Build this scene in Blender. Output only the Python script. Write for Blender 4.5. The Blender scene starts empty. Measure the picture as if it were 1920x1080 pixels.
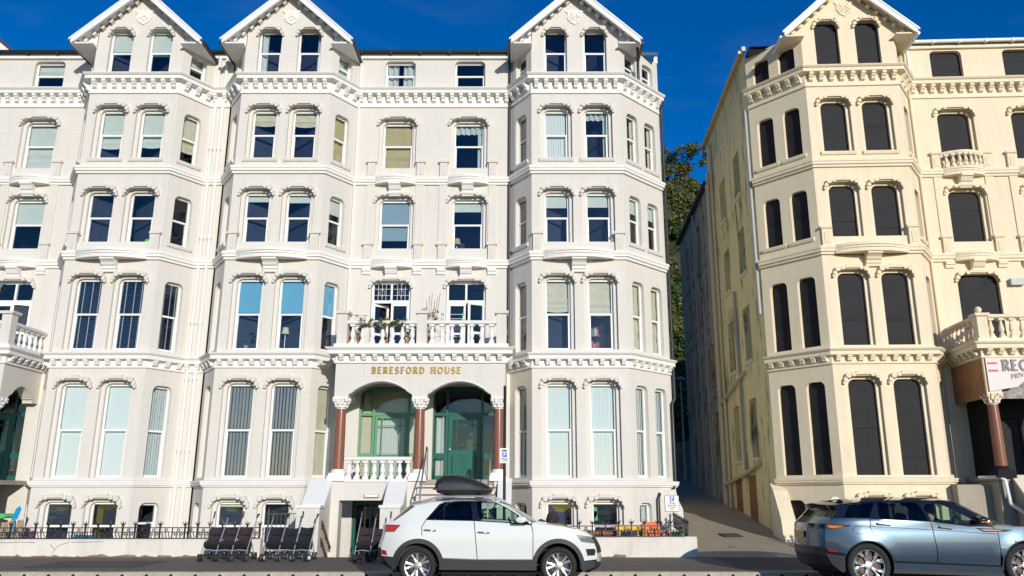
import bpy, bmesh, math, random
from mathutils import Vector, Matrix
from mathutils.geometry import delaunay_2d_cdt
R = math.radians
random.seed(7)
scene = bpy.context.scene
col = scene.collection

# ------------------------------------------------------------------ camera
cam_d = bpy.data.cameras.new('camera'); cam = bpy.data.objects.new('camera', cam_d); col.objects.link(cam)
scene.camera = cam
cam_d.sensor_width = 36.0
cam_d.lens = 36.0 * 1510 / 1920
cam_d.shift_x = -25 / 1920
cam_d.clip_start = 0.1; cam_d.clip_end = 3000
PITCH = math.atan((931 - 540) / 1510)
cam.location = (0, 0, 1.6); cam.rotation_euler = (R(90) + PITCH, 0, 0)

# ------------------------------------------------------------------ sky, sun, exposure
SUN = Vector((-.365, 1, -.275)).normalized()          # direction the sunlight travels
elev = math.asin(-SUN.z); azim = math.atan2(-SUN.x, -SUN.y)
world = bpy.data.worlds.new('World'); scene.world = world; world.use_nodes = True
wn = world.node_tree.nodes; wl = world.node_tree.links
bg = wn['Background']; bg.inputs['Strength'].default_value = 0.128
sky = wn.new('ShaderNodeTexSky'); sky.sky_type = 'NISHITA'; sky.sun_disc = False
sky.sun_elevation = elev; sky.sun_rotation = azim; sky.altitude = 0
sky.air_density = 1.0; sky.dust_density = 0.15; sky.ozone_density = 3.0
# thin wisps of high cloud and a deeper, polarised blue
hs = wn.new('ShaderNodeHueSaturation'); hs.inputs['Hue'].default_value = .518; hs.inputs['Saturation'].default_value = 1.45; hs.inputs['Value'].default_value = 1.0
tc = wn.new('ShaderNodeTexCoord'); mp = wn.new('ShaderNodeMapping'); mp.inputs['Scale'].default_value = (1.2, 1.2, 3.0)
cn = wn.new('ShaderNodeTexNoise'); cn.inputs['Scale'].default_value = 3.2; cn.inputs['Detail'].default_value = 7; cn.inputs['Distortion'].default_value = .8
cr = wn.new('ShaderNodeValToRGB'); cr.color_ramp.elements[0].position = .55; cr.color_ramp.elements[0].color = (0, 0, 0, 1)
cr.color_ramp.elements[1].position = .85; cr.color_ramp.elements[1].color = (.05, .05, .05, 1)
mx = wn.new('ShaderNodeMixRGB'); mx.blend_type = 'MIX'; mx.inputs[2].default_value = (5.5, 5.8, 6.2, 1)
wl.new(sky.outputs[0], hs.inputs['Color']); wl.new(hs.outputs[0], mx.inputs[1])
wl.new(tc.outputs['Generated'], mp.inputs[0]); wl.new(mp.outputs[0], cn.inputs['Vector'])
wl.new(cn.outputs[0], cr.inputs[0]); wl.new(cr.outputs[0], mx.inputs[0]); wl.new(mx.outputs[0], bg.inputs['Color'])
sd = bpy.data.lights.new('sun', 'SUN'); sd.energy = 3.75; sd.angle = R(.5); sd.color = (1, .94, .835)
so = bpy.data.objects.new('sun', sd); col.objects.link(so); so.rotation_euler = SUN.to_track_quat('-Z', 'Y').to_euler()
so.location = (20, -30, 30)
scene.view_settings.view_transform = 'Standard'; scene.view_settings.look = 'None'
scene.view_settings.exposure = 0.0; scene.view_settings.gamma = 1.0
scene.cycles.max_bounces = 7; scene.cycles.transparent_max_bounces = 16; scene.cycles.caustics_reflective = False; scene.cycles.caustics_refractive = False

# ------------------------------------------------------------------ materials
def new_mat(name):
    m = bpy.data.materials.new(name); m.use_nodes = True
    nt = m.node_tree; return m, nt, nt.nodes, nt.links, nt.nodes['Principled BSDF']
def pmat(name, c, rough=.6, metal=0.0, spec=.5, noise=0.0, nscale=8, bump=0.0, bscale=60, coat=0.0, c2=None):
    m, nt, N, L, b = new_mat(name)
    b.inputs['Base Color'].default_value = (*c, 1); b.inputs['Roughness'].default_value = rough
    b.inputs['Metallic'].default_value = metal; b.inputs['Specular IOR Level'].default_value = spec
    b.inputs['Coat Weight'].default_value = coat; b.inputs['Coat Roughness'].default_value = .03
    if noise or bump or c2:
        t = N.new('ShaderNodeTexCoord')
    if noise or c2:
        n = N.new('ShaderNodeTexNoise'); n.inputs['Scale'].default_value = nscale; n.inputs['Detail'].default_value = 6; n.inputs['Roughness'].default_value = .65
        r = N.new('ShaderNodeValToRGB'); r.color_ramp.elements[0].position = .3; r.color_ramp.elements[1].position = .7
        a = c2 if c2 else tuple(max(0, x * (1 - noise)) for x in c)
        r.color_ramp.elements[0].color = (*a, 1); r.color_ramp.elements[1].color = (*[min(1, x * (1 + noise * .5)) for x in c], 1)
        L.new(t.outputs['Object'], n.inputs['Vector']); L.new(n.outputs[0], r.inputs[0]); L.new(r.outputs[0], b.inputs['Base Color'])
    if bump:
        n2 = N.new('ShaderNodeTexNoise'); n2.inputs['Scale'].default_value = bscale; n2.inputs['Detail'].default_value = 4
        bp = N.new('ShaderNodeBump'); bp.inputs['Strength'].default_value = bump; bp.inputs['Distance'].default_value = .01
        L.new(t.outputs['Object'], n2.inputs['Vector']); L.new(n2.outputs[0], bp.inputs['Height']); L.new(bp.outputs[0], b.inputs['Normal'])
    return m
def stucco(name, c, stain, stain_amt=.35, score=True, streak=3.0, lo=.45, hi=.78):
    """painted lined-out render: faint scored ashlar joints, weather streaks, slight unevenness"""
    m, nt, N, L, b = new_mat(name)
    b.inputs['Roughness'].default_value = .75; b.inputs['Specular IOR Level'].default_value = .3
    t = N.new('ShaderNodeTexCoord'); sp = N.new('ShaderNodeSeparateXYZ'); L.new(t.outputs['Object'], sp.inputs[0])
    cb = N.new('ShaderNodeCombineXYZ'); L.new(sp.outputs[0], cb.inputs[0]); L.new(sp.outputs[2], cb.inputs[1])
    mp = N.new('ShaderNodeMapping'); mp.inputs['Scale'].default_value = (streak, streak, .30 if score else .45); L.new(t.outputs['Object'], mp.inputs[0])
    n1 = N.new('ShaderNodeTexNoise'); n1.inputs['Scale'].default_value = 1.6; n1.inputs['Detail'].default_value = 8; n1.inputs['Roughness'].default_value = .7
    L.new(mp.outputs[0], n1.inputs['Vector'])
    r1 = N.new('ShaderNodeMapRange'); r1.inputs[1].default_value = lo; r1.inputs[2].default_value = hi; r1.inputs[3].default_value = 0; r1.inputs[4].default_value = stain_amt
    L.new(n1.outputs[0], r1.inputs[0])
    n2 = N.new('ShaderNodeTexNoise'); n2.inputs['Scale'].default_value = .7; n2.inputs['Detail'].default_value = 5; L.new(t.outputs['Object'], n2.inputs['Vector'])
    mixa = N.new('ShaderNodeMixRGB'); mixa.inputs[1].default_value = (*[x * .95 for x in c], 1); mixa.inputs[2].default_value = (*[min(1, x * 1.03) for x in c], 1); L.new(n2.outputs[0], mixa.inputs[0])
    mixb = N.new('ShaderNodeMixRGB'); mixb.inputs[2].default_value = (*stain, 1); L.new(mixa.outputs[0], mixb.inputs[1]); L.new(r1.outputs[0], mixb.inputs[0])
    n3 = N.new('ShaderNodeTexNoise'); n3.inputs['Scale'].default_value = 35; n3.inputs['Detail'].default_value = 5; L.new(t.outputs['Object'], n3.inputs['Vector'])
    if score:
        br = N.new('ShaderNodeTexBrick'); br.inputs['Scale'].default_value = 1.0; br.inputs['Mortar Size'].default_value = .006
        br.inputs['Brick Width'].default_value = .78; br.inputs['Row Height'].default_value = .37; br.inputs['Mortar Smooth'].default_value = .3
        L.new(cb.outputs[0], br.inputs['Vector'])
        mm = N.new('ShaderNodeMath'); mm.operation = 'MULTIPLY'; mm.inputs[1].default_value = .22; L.new(br.outputs['Fac'], mm.inputs[0])
        mixc = N.new('ShaderNodeMixRGB'); mixc.inputs[2].default_value = (*[x * .55 for x in c], 1); L.new(mixb.outputs[0], mixc.inputs[1]); L.new(mm.outputs[0], mixc.inputs[0])
        L.new(mixc.outputs[0], b.inputs['Base Color'])
    else:
        L.new(mixb.outputs[0], b.inputs['Base Color'])
    bp = N.new('ShaderNodeBump'); bp.inputs['Strength'].default_value = .25; bp.inputs['Distance'].default_value = .008
    L.new(n3.outputs[0], bp.inputs['Height']); L.new(bp.outputs[0], b.inputs['Normal'])
    return m
def glassmat(name, tint, ior=1.5, rough=0.0):
    m, nt, N, L, b = new_mat(name); N.remove(b)
    o = N['Material Output']; mx = N.new('ShaderNodeMixShader'); tr = N.new('ShaderNodeBsdfTransparent'); gl = N.new('ShaderNodeBsdfGlossy')
    fr = N.new('ShaderNodeFresnel'); ge = N.new('ShaderNodeNewGeometry'); mr = N.new('ShaderNodeMapRange'); mr.inputs[3].default_value = ior; mr.inputs[4].default_value = 1 / ior
    L.new(ge.outputs['Backfacing'], mr.inputs[0]); L.new(mr.outputs[0], fr.inputs[0])   # same reflectance from both faces of the pane
    tr.inputs[0].default_value = (*tint, 1); gl.inputs['Roughness'].default_value = rough
    t = N.new('ShaderNodeTexCoord'); n = N.new('ShaderNodeTexNoise'); n.inputs['Scale'].default_value = 1.3; n.inputs['Detail'].default_value = 1
    bp = N.new('ShaderNodeBump'); bp.inputs['Strength'].default_value = .22; bp.inputs['Distance'].default_value = .05
    L.new(t.outputs['Object'], n.inputs['Vector']); L.new(n.outputs[0], bp.inputs['Height']); L.new(bp.outputs[0], gl.inputs['Normal'])
    L.new(fr.outputs[0], mx.inputs[0]); L.new(tr.outputs[0], mx.inputs[1]); L.new(gl.outputs[0], mx.inputs[2]); L.new(mx.outputs[0], o.inputs[0])
    return m
M = {}
M['wall'] = stucco('white_render', (.70, .668, .615), (.44, .40, .34), .34, streak=2.2, lo=.5, hi=.8)
M['trim'] = stucco('white_trim_paint', (.83, .815, .785), (.55, .50, .42), .16, score=False, streak=6)
M['cream'] = stucco('cream_render', (.83, .722, .53), (.55, .41, .23), .34, streak=2.2)
M['cream_trim'] = stucco('cream_trim_paint', (.85, .75, .57), (.50, .36, .2), .28, score=False, streak=6)
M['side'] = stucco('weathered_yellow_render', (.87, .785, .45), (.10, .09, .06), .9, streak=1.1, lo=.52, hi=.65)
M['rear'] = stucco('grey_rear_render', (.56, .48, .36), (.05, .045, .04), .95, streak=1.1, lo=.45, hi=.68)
M['gwall'] = stucco('white_garden_wall', (.74, .70, .63), (.42, .33, .22), .45, score=False, streak=1.6)
M['white'] = pmat('white_gloss_paint', (.83, .83, .81), .35, noise=.05)
M['upvc'] = pmat('white_window_plastic', (.86, .86, .84), .3)
M['oldwood'] = pmat('cream_window_wood', (.72, .62, .48), .5, noise=.25, nscale=5)
M['glass'] = glassmat('window_glass', (.93, .955, .965), 1.62)
M['room'] = pmat('dim_room', (.04, .05, .085), .9, noise=.3, nscale=1.5)  # indoor dimness and the navy sky reflection are put into this colour
M['room_yellow'] = pmat('yellow_room', (.45, .38, .05), .8)
M['teal'] = pmat('pale_teal_blind', (.68, .73, .65), .8, noise=.06, nscale=4)
M['creamb'] = pmat('cream_blind', (.72, .66, .48), .8, noise=.1, nscale=4)
M['tan'] = pmat('tan_blind', (.58, .46, .22), .8, noise=.12, nscale=4)
M['mint'] = pmat('mint_vertical_blind', (.82, .87, .85), .75)
M['bluebl'] = pmat('blue_blind', (.16, .46, .66), .8, noise=.05)
M['greybl'] = pmat('grey_blue_blind', (.28, .40, .46), .8)
M['navy'] = pmat('dark_venetian_blind', (.05, .07, .13), .5)
M['greyslat'] = pmat('grey_vertical_blind', (.42, .42, .43), .7)
M['curtain'] = pmat('pale_curtain', (.62, .66, .62), .85, noise=.1)
M['browncurt'] = pmat('brown_curtain', (.30, .22, .17), .85, noise=.3, nscale=12)
M['board'] = pmat('dark_window_board', (.021, .021, .025), .7, spec=.3, c2=(.010, .010, .013), nscale=1.7, bump=.1, bscale=9)
M['green'] = pmat('green_door_paint', (.009, .115, .082), .3)
M['sage'] = pmat('pale_green_frame_paint', (.13, .33, .19), .35)
M['granite'] = pmat('red_granite', (.30, .115, .07), .22, c2=(.20, .075, .05), nscale=55)
M['iron'] = pmat('black_iron_paint', (.015, .015, .017), .4)
M['gutter'] = pmat('black_gutter', (.02, .021, .024), .4)
M['slate'] = pmat('slate_roof', (.07, .075, .085), .6, noise=.3, nscale=6)
M['steel'] = pmat('galvanised_steel', (.42, .43, .44), .38, metal=.85, noise=.15)
M['chrome'] = pmat('bright_metal', (.75, .75, .76), .18, metal=1)
M['gold'] = pmat('gold_letters', (.55, .36, .09), .32, metal=.75)
M['concrete'] = pmat('kerb_concrete', (.47, .42, .34), .85, noise=.22, nscale=5, bump=.25, bscale=50)
M['black'] = pmat('black_plastic', (.018, .018, .02), .45)
M['dark'] = pmat('dark_void', (.008, .008, .009), .9)
M['rubber'] = pmat('tyre_rubber', (.022, .022, .023), .75, bump=.2, bscale=80)
M['wood'] = pmat('brown_wood', (.30, .13, .06), .5, noise=.3, nscale=20)
M['ply'] = pmat('plywood', (.40, .20, .085), .7, noise=.3, nscale=3)
M['terracotta'] = pmat('terracotta', (.46, .17, .08), .8, noise=.15)
M['concgrey'] = stucco('bare_cement_render', (.40, .36, .29), (.22, .2, .17), .5, score=False)
M['brownstep'] = pmat('brown_step_tile', (.20, .075, .045), .5, noise=.2)
M['greypipe'] = pmat('grey_pipe', (.36, .38, .39), .45)
M['creampipe'] = pmat('cream_pipe', (.66, .57, .40), .5, noise=.1)

# ------------------------------------------------------------------ mesh helpers
class MB:
    def __init__(s): s.v = []; s.f = []; s.m = []
    def quad(s, *p, m=0):
        i = len(s.v); s.v += [tuple(q) for q in p]; s.f.append(tuple(range(i, i + len(p)))); s.m.append(m); return s
    def box(s, x0, x1, y0, y1, z0, z1, m=0):
        i = len(s.v)
        s.v += [(x0, y0, z0), (x1, y0, z0), (x1, y1, z0), (x0, y1, z0), (x0, y0, z1), (x1, y0, z1), (x1, y1, z1), (x0, y1, z1)]
        for f in ((0, 3, 2, 1), (4, 5, 6, 7), (0, 1, 5, 4), (1, 2, 6, 5), (2, 3, 7, 6), (3, 0, 4, 7)): s.f.append(tuple(i + k for k in f)); s.m.append(m)
        return s
    def prism(s, poly, a0, a1, axis='y', m=0):
        """extrude a 2-D polygon: axis y -> poly is (x,z); axis x -> poly is (y,z); axis z -> poly is (x,y)"""
        n = len(poly); i = len(s.v)
        def P(p, a): return (p[0], a, p[1]) if axis == 'y' else ((a, p[0], p[1]) if axis == 'x' else (p[0], p[1], a))
        s.v += [P(p, a0) for p in poly] + [P(p, a1) for p in poly]
        s.f.append(tuple(i + k for k in range(n))); s.f.append(tuple(i + n + k for k in reversed(range(n)))); s.m += [m, m]
        for k in range(n):
            j = (k + 1) % n; s.f.append((i + k, i + n + k, i + n + j, i + j)); s.m.append(m)
        return s
    def cyl(s, c, r, a0, a1, axis='y', n=12, m=0, r2=None):
        poly = [(c[0] + r * math.cos(2 * math.pi * k / n), c[1] + r * math.sin(2 * math.pi * k / n)) for k in range(n)]
        return s.prism(poly, a0, a1, axis, m)
    def lathe(s, prof, n=12, c=(0, 0, 0), m=0, axis='z', caps=True):
        i = len(s.v)
        for (r, h) in prof:
            for k in range(n):
                a = 2 * math.pi * k / n; x, y = r * math.cos(a), r * math.sin(a)
                s.v.append((c[0] + x, c[1] + y, c[2] + h) if axis == 'z' else (c[0] + x, c[1] + h, c[2] + y))
        for j in range(len(prof) - 1):
            for k in range(n):
                k2 = (k + 1) % n; s.f.append((i + j * n + k, i + j * n + k2, i + (j + 1) * n + k2, i + (j + 1) * n + k)); s.m.append(m)
        if caps: s.f.append(tuple(i + k for k in reversed(range(n)))); s.f.append(tuple(i + (len(prof) - 1) * n + k for k in range(n))); s.m += [m, m]
        return s
    def tube(s, pts, r, n=6, m=0, r1=None, closed=False):
        pts = [Vector(p) for p in pts]; i = len(s.v); N_ = len(pts); up = None
        for j, p in enumerate(pts):
            if closed: d = (pts[(j + 1) % N_] - pts[j - 1]).normalized()
            else: d = ((pts[j + 1] - p) if j == 0 else (p - pts[j - 1]) if j == N_ - 1 else (pts[j + 1] - pts[j - 1])).normalized()
            ref = Vector((0, 0, 1)) if abs(d.z) < .9 else Vector((0, 1, 0))
            if up is not None:
                u = (up - d * up.dot(d))
                u = u.normalized() if u.length > 1e-4 else d.cross(ref).normalized()
            else: u = d.cross(ref).normalized()
            up = u; w = d.cross(u)
            rr = r if r1 is None else r + (r1 - r) * j / max(1, N_ - 1)
            for k in range(n):
                a = 2 * math.pi * k / n; q = p + (u * math.cos(a) + w * math.sin(a)) * rr; s.v.append(tuple(q))
        segs = N_ if closed else N_ - 1
        for j in range(segs):
            j2 = (j + 1) % N_
            for k in range(n):
                k2 = (k + 1) % n; s.f.append((i + j * n + k, i + j * n + k2, i + j2 * n + k2, i + j2 * n + k)); s.m.append(m)
        if not closed:
            s.f.append(tuple(i + k for k in reversed(range(n)))); s.f.append(tuple(i + (N_ - 1) * n + k for k in range(n))); s.m += [m, m]
        return s
    def mesh(s, name, mats, smooth=False):
        me = bpy.data.meshes.new(name); me.from_pydata(s.v, [], s.f)
        if not isinstance(mats, (list, tuple)): mats = [mats]
        for x in mats: me.materials.append(M[x] if isinstance(x, str) else x)
        if len(mats) > 1: me.polygons.foreach_set('material_index', s.m)
        b = bmesh.new(); b.from_mesh(me); bmesh.ops.recalc_face_normals(b, faces=b.faces) if s.fixn else None; b.to_mesh(me); b.free()
        if smooth: me.polygons.foreach_set('use_smooth', [True] * len(me.polygons))
        me.update(); return me
    fixn = True
def smooth_by_angle(me, ang=40):
    me.polygons.foreach_set('use_smooth', [True] * len(me.polygons))
    b = bmesh.new(); b.from_mesh(me); bmesh.ops.remove_doubles(b, verts=b.verts, dist=.0004)
    for e in b.edges:
        e.smooth = not (len(e.link_faces) == 2 and e.calc_face_angle(0) > R(ang)) and len(e.link_faces) == 2
    b.to_mesh(me); b.free(); return me
def tag(o, label=None, cat=None, group=None, kind=None):
    if label: o['label'] = label
    if cat: o['category'] = cat
    if group: o['group'] = group
    if kind: o['kind'] = kind
    return o
def empty(name, loc=(0, 0, 0), rz=0):
    o = bpy.data.objects.new(name, None); col.objects.link(o); o.location = loc; o.rotation_euler = (0, 0, rz); return o
def put(name, me, parent=None, loc=(0, 0, 0), rz=0, rot=None, sc=None):
    o = bpy.data.objects.new(name, me); col.objects.link(o); o.location = loc; o.rotation_euler = rot if rot else (0, 0, rz)
    if sc: o.scale = sc
    if parent: o.parent = parent
    return o
LAST = []
def build(mb, name, mats, parent=None, smooth=None, **k):
    if getattr(mb, 'halves', None):
        LAST[:] = [build(h, name, mats, parent, smooth, **k) for h in mb.halves]; return LAST[0]
    me = mb.mesh(name, mats)
    if smooth: smooth_by_angle(me, smooth)
    return put(name, me, parent, **k)
class Facet:
    """a wall plane in plan from p0 to p1 (left to right seen from outside); local frame: x along, y inwards, z up"""
    def __init__(s, p0, p1):
        s.p0 = Vector(p0); s.p1 = Vector(p1); s.d = (s.p1 - s.p0); s.L = s.d.length; s.t = s.d / s.L; s.rz = math.atan2(s.t.y, s.t.x); s.n = Vector((s.t.y, -s.t.x))
    def at(s, x, y=0, z=0):
        q = s.p0 + s.t * x - s.n * y; return (q.x, q.y, z)
def head(w, z1, r, n=5, rz=None):
    rz = rz or r
    a = [(-w / 2 + r - r * math.cos(R(90 * k / n)), z1 - rz + rz * math.sin(R(90 * k / n))) for k in range(n + 1)]
    return a + [(-x, z) for x, z in reversed(a)]
def wall_mesh(L, rows, top=None, x0=0.0, apex=None):
    """rows: (zlo, zhi, [dict(s,w,z0,z1,head,depth)]) ; returns MB of a wall sheet with openings and reveals"""
    mb = MB()
    def T(x, z): return min(z, top(x)) if top else z
    def fill(xa, xb, za, zb):
        if xb - xa < 1e-5 or zb - za < 1e-5: return
        xs = [xa] + ([apex] if apex is not None and xa < apex < xb else []) + [xb]
        for p, q in zip(xs, xs[1:]): mb.quad((p, 0, T(p, za)), (q, 0, T(q, za)), (q, 0, T(q, zb)), (p, 0, T(p, zb)))
    for zlo, zhi, ops in rows:
        x = x0
        for o in sorted(ops, key=lambda o: o['s']):
            s, w, dp = o['s'], o['w'], o['depth']; h = o.get('head') or head(w, o['z1'], o.get('r', .2))
            xa, xb = s - w / 2, s + w / 2
            fill(x, xa, zlo, zhi); fill(xa, xb, zlo, o['z0'])
            for (ax, az), (bx, bz) in zip(h, h[1:]):
                if bx - ax > 1e-5: mb.quad((s + ax, 0, az), (s + bx, 0, bz), (s + bx, 0, T(s + bx, zhi)), (s + ax, 0, T(s + ax, zhi)))
            ol = [(-w / 2, o['z0'])] + h + [(w / 2, o['z0'])]
            for (ax, az), (bx, bz) in zip(ol, ol[1:]): mb.quad((s + ax, 0, az), (s + ax, dp, az), (s + bx, dp, bz), (s + bx, 0, bz))
            if o.get('sill', True): mb.quad((s + w / 2, 0, o['z0']), (s + w / 2, dp, o['z0']), (s - w / 2, dp, o['z0']), (s - w / 2, 0, o['z0']))
            x = xb
        fill(x, L, zlo, zhi)
    mb.fixn = False
    return mb
def offset_line(pts, d):
    """offset an open plan polyline outwards (to the right-hand/viewer side) by d with mitres"""
    pts = [Vector(p) for p in pts]; out = []
    ns = []
    for a, b in zip(pts, pts[1:]): t = (b - a).normalized(); ns.append(Vector((t.y, -t.x)))
    for i, p in enumerate(pts):
        if i == 0: n = ns[0]; k = d
        elif i == len(pts) - 1: n = ns[-1]; k = d
        else: n = (ns[i - 1] + ns[i]).normalized(); k = d / max(.3, n.dot(ns[i]))
        out.append(p + n * k)
    return out
def sweep(pts, prof):
    """prof: closed-ish list of (outward d, z) from bottom to top, starting and ending at the wall"""
    mb = MB(); lines = [offset_line(pts, d) for d, z in prof]
    for j in range(len(prof) - 1):
        for i in range(len(pts) - 1):
            a, b = lines[j], lines[j + 1]
            mb.quad((a[i].x, a[i].y, prof[j][1]), (a[i + 1].x, a[i + 1].y, prof[j][1]), (b[i + 1].x, b[i + 1].y, prof[j + 1][1]), (b[i].x, b[i].y, prof[j + 1][1]))
    for e in (0, -1): mb.quad(*[(lines[j][e].x, lines[j][e].y, prof[j][1]) for j in range(len(prof))])
    mb.fixn = False
    return mb

# ------------------------------------------------------------------ lettering drawn as strokes
GL = {
 'A': (.80, [(0, 0, .4, 1, 0), (.4, 1, .8, 0, 1), (.16, .34, .66, .34, 0)], []),
 'B': (.68, [(.14, 0, .14, 1, 1), (.14, 1, .34, 1, 0), (.14, .52, .36, .52, 0), (.14, 0, .36, 0, 0)], [(.34, .76, .22, .24, -90, 90), (.36, .26, .26, .26, -90, 90)]),
 'C': (.80, [], [(.46, .5, .40, .5, 45, 315)]),
 'D': (.80, [(.14, 0, .14, 1, 1), (.14, 1, .36, 1, 0), (.14, 0, .36, 0, 0)], [(.36, .5, .36, .5, -90, 90)]),
 'E': (.64, [(.14, 0, .14, 1, 1), (.14, 1, .56, 1, 0), (.14, .52, .48, .52, 0), (.14, 0, .58, 0, 0)], []),
 'F': (.60, [(.14, 0, .14, 1, 1), (.14, 1, .56, 1, 0), (.14, .52, .48, .52, 0)], []),
 'G': (.86, [(.80, .08, .80, .44, 1), (.56, .44, .84, .44, 0)], [(.46, .5, .40, .5, 45, 320)]),
 'H': (.84, [(.14, 0, .14, 1, 1), (.70, 0, .70, 1, 1), (.14, .52, .70, .52, 0)], []),
 'I': (.30, [(.15, 0, .15, 1, 1)], []),
 'K': (.76, [(.14, 0, .14, 1, 1), (.14, .45, .66, 1, 0), (.3, .58, .7, 0, 1)], []),
 'L': (.60, [(.14, 0, .14, 1, 1), (.14, 0, .58, 0, 0)], []),
 'M': (.94, [(.12, 0, .12, 1, 0), (.12, 1, .47, .2, 1), (.47, .2, .82, 1, 0), (.82, 0, .82, 1, 1)], []),
 'N': (.84, [(.14, 0, .14, 1, 0), (.14, 1, .70, 0, 1), (.70, 0, .70, 1, 0)], []),
 'O': (.90, [], [(.45, .5, .38, .5, 0, 360)]),
 'P': (.66, [(.14, 0, .14, 1, 1), (.14, 1, .34, 1, 0), (.14, .48, .34, .48, 0)], [(.34, .74, .26, .26, -90, 90)]),
 'R': (.74, [(.14, 0, .14, 1, 1), (.14, 1, .34, 1, 0), (.14, .5, .34, .5, 0), (.34, .5, .70, 0, 1)], [(.34, .75, .25, .25, -90, 90)]),
 'S': (.64, [], [(.32, .74, .23, .26, 25, 270), (.32, .25, .25, .27, -155, 90)]),
 'T': (.72, [(.36, 0, .36, 1, 1), (.04, 1, .68, 1, 0)], []),
 'U': (.82, [(.14, .35, .14, 1, 1), (.68, .35, .68, 1, 0)], [(.41, .35, .27, .35, 180, 360)]),
 'V': (.78, [(.02, 1, .39, 0, 1), (.39, 0, .76, 1, 0)], []),
 'Y': (.76, [(.04, 1, .38, .48, 1), (.72, 1, .38, .48, 0), (.38, 0, .38, .48, 1)], []),
 '0': (.66, [], [(.33, .5, .25, .5, 0, 360)]),
 '1': (.40, [(.22, 0, .22, 1, 1), (.06, .8, .22, 1, 0)], []),
 '2': (.66, [(.08, 0, .60, 0, 0), (.08, 0, .55, .58, 1)], [(.32, .72, .25, .28, -20, 165)]),
 '4': (.68, [(.46, 0, .46, 1, 1), (.06, .3, .62, .3, 0), (.06, .3, .46, 1, 0)], []),
 '7': (.62, [(.06, 1, .56, 1, 0), (.56, 1, .24, 0, 1)], []),
 '9': (.66, [(.57, .7, .40, 0, 0)], [(.33, .70, .24, .30, 0, 360)]),
 '.': (.26, [(.13, 0, .13, .14, 1)], []), ' ': (.5, [], [])}
def text_width(s, h, sp=.12): return sum(GL[c][0] + sp for c in s) * h - sp * h
def text_mb(s, h, thick=.17, thin=.09, depth=.02, sp=.12, serif=False, x0=0, z0=0, mb=None, y0=0, tilt=0):
    mb = mb or MB(); x = x0; cnt = [0]
    def stroke(pts, w):
        pts = [Vector(p) for p in pts]
        for a, b in zip(pts, pts[1:]):
            d = b - a
            if d.length < 1e-6: continue
            n = Vector((-d.y, d.x)).normalized() * w / 2; e = d.normalized() * w * .1
            q = [a - n - e, b - n + e, b + n + e, a + n - e]
            cnt[0] += 1; mb.prism([(p.x, p.y) for p in q], y0 - depth - (cnt[0] % 9) * .0007, y0 + .001 * (cnt[0] % 9))
    for i, ch in enumerate(s):
        w, ls, arcs = GL[ch]; dz = z0 + tilt * (x - x0)
        for (a, b, c, d, k) in ls:
            stroke([(x + a * h, dz + b * h), (x + c * h, dz + d * h)], (thick if k else thin) * h)
            if serif and k and abs(a - c) < .01:
                for zz in (b, d):
                    if zz in (0, 1): stroke([(x + (a - .16) * h, dz + zz * h), (x + (a + .16) * h, dz + zz * h)], thin * h)
        for (cx, cy, rx, ry, a0, a1) in arcs:
            n = max(5, int(abs(a1 - a0) / 22)); pts = [(x + (cx + rx * math.cos(R(a0 + (a1 - a0) * k / n))) * h, dz + (cy + ry * math.sin(R(a0 + (a1 - a0) * k / n))) * h) for k in range(n + 1)]
            stroke(pts, (thick * .85) * h)
        x += (w + sp) * h
    return mb
# ================================================================== SETTING: ground, road, pavement
def zpave(y): return .10 + (y - 17.55) * .012
def sheet(name, x0, x1, y0, y1, z0, z1, mat, nx=1, ny=1, kind='structure', f=None):
    mb = MB()
    for i in range(nx):
        for j in range(ny):
            xs = [x0 + (x1 - x0) * (i + k) / nx for k in (0, 1)]; ys = [y0 + (y1 - y0) * (j + k) / ny for k in (0, 1)]
            z = (lambda x, y: f(x, y)) if f else (lambda x, y: z0 + (z1 - z0) * (y - y0) / (y1 - y0))
            mb.quad((xs[0], ys[0], z(xs[0], ys[0])), (xs[1], ys[0], z(xs[1], ys[0])), (xs[1], ys[1], z(xs[1], ys[1])), (xs[0], ys[1], z(xs[0], ys[1])))
    mb.fixn = False
    return tag(build(mb, name, mat), kind=kind)
def asphalt(name, c, c2, patch=.0):
    m, nt, N, L, b = new_mat(name); b.inputs['Roughness'].default_value = .85
    t = N.new('ShaderNodeTexCoord'); n1 = N.new('ShaderNodeTexNoise'); n1.inputs['Scale'].default_value = .9; n1.inputs['Detail'].default_value = 7
    n2 = N.new('ShaderNodeTexNoise'); n2.inputs['Scale'].default_value = 90; n2.inputs['Detail'].default_value = 3
    mx = N.new('ShaderNodeMixRGB'); mx.inputs[1].default_value = (*c, 1); mx.inputs[2].default_value = (*c2, 1)
    m2 = N.new('ShaderNodeMixRGB'); m2.blend_type = 'MULTIPLY'; m2.inputs[0].default_value = .6
    rp = N.new('ShaderNodeValToRGB'); rp.color_ramp.elements[0].position = .35; rp.color_ramp.elements[0].color = (.55, .55, .55, 1); rp.color_ramp.elements[1].position = .65
    bp = N.new('ShaderNodeBump'); bp.inputs['Strength'].default_value = .6; bp.inputs['Distance'].default_value = .006
    for n in (n1, n2): L.new(t.outputs['Object'], n.inputs['Vector'])
    L.new(n1.outputs[0], mx.inputs[0]); L.new(mx.outputs[0], m2.inputs[1]); L.new(n2.outputs[0], rp.inputs[0]); L.new(rp.outputs[0], m2.inputs[2]); L.new(m2.outputs[0], b.inputs['Base Color'])
    L.new(n2.outputs[0], bp.inputs['Height']); L.new(bp.outputs[0], b.inputs['Normal'])
    return m
M['road'] = asphalt('road_asphalt', (.065, .06, .054), (.10, .092, .082))
M['pave'] = asphalt('pavement_asphalt', (.135, .112, .088), (.205, .172, .135))
M['lane'] = asphalt('lane_asphalt', (.38, .31, .22), (.48, .40, .29))
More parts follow.
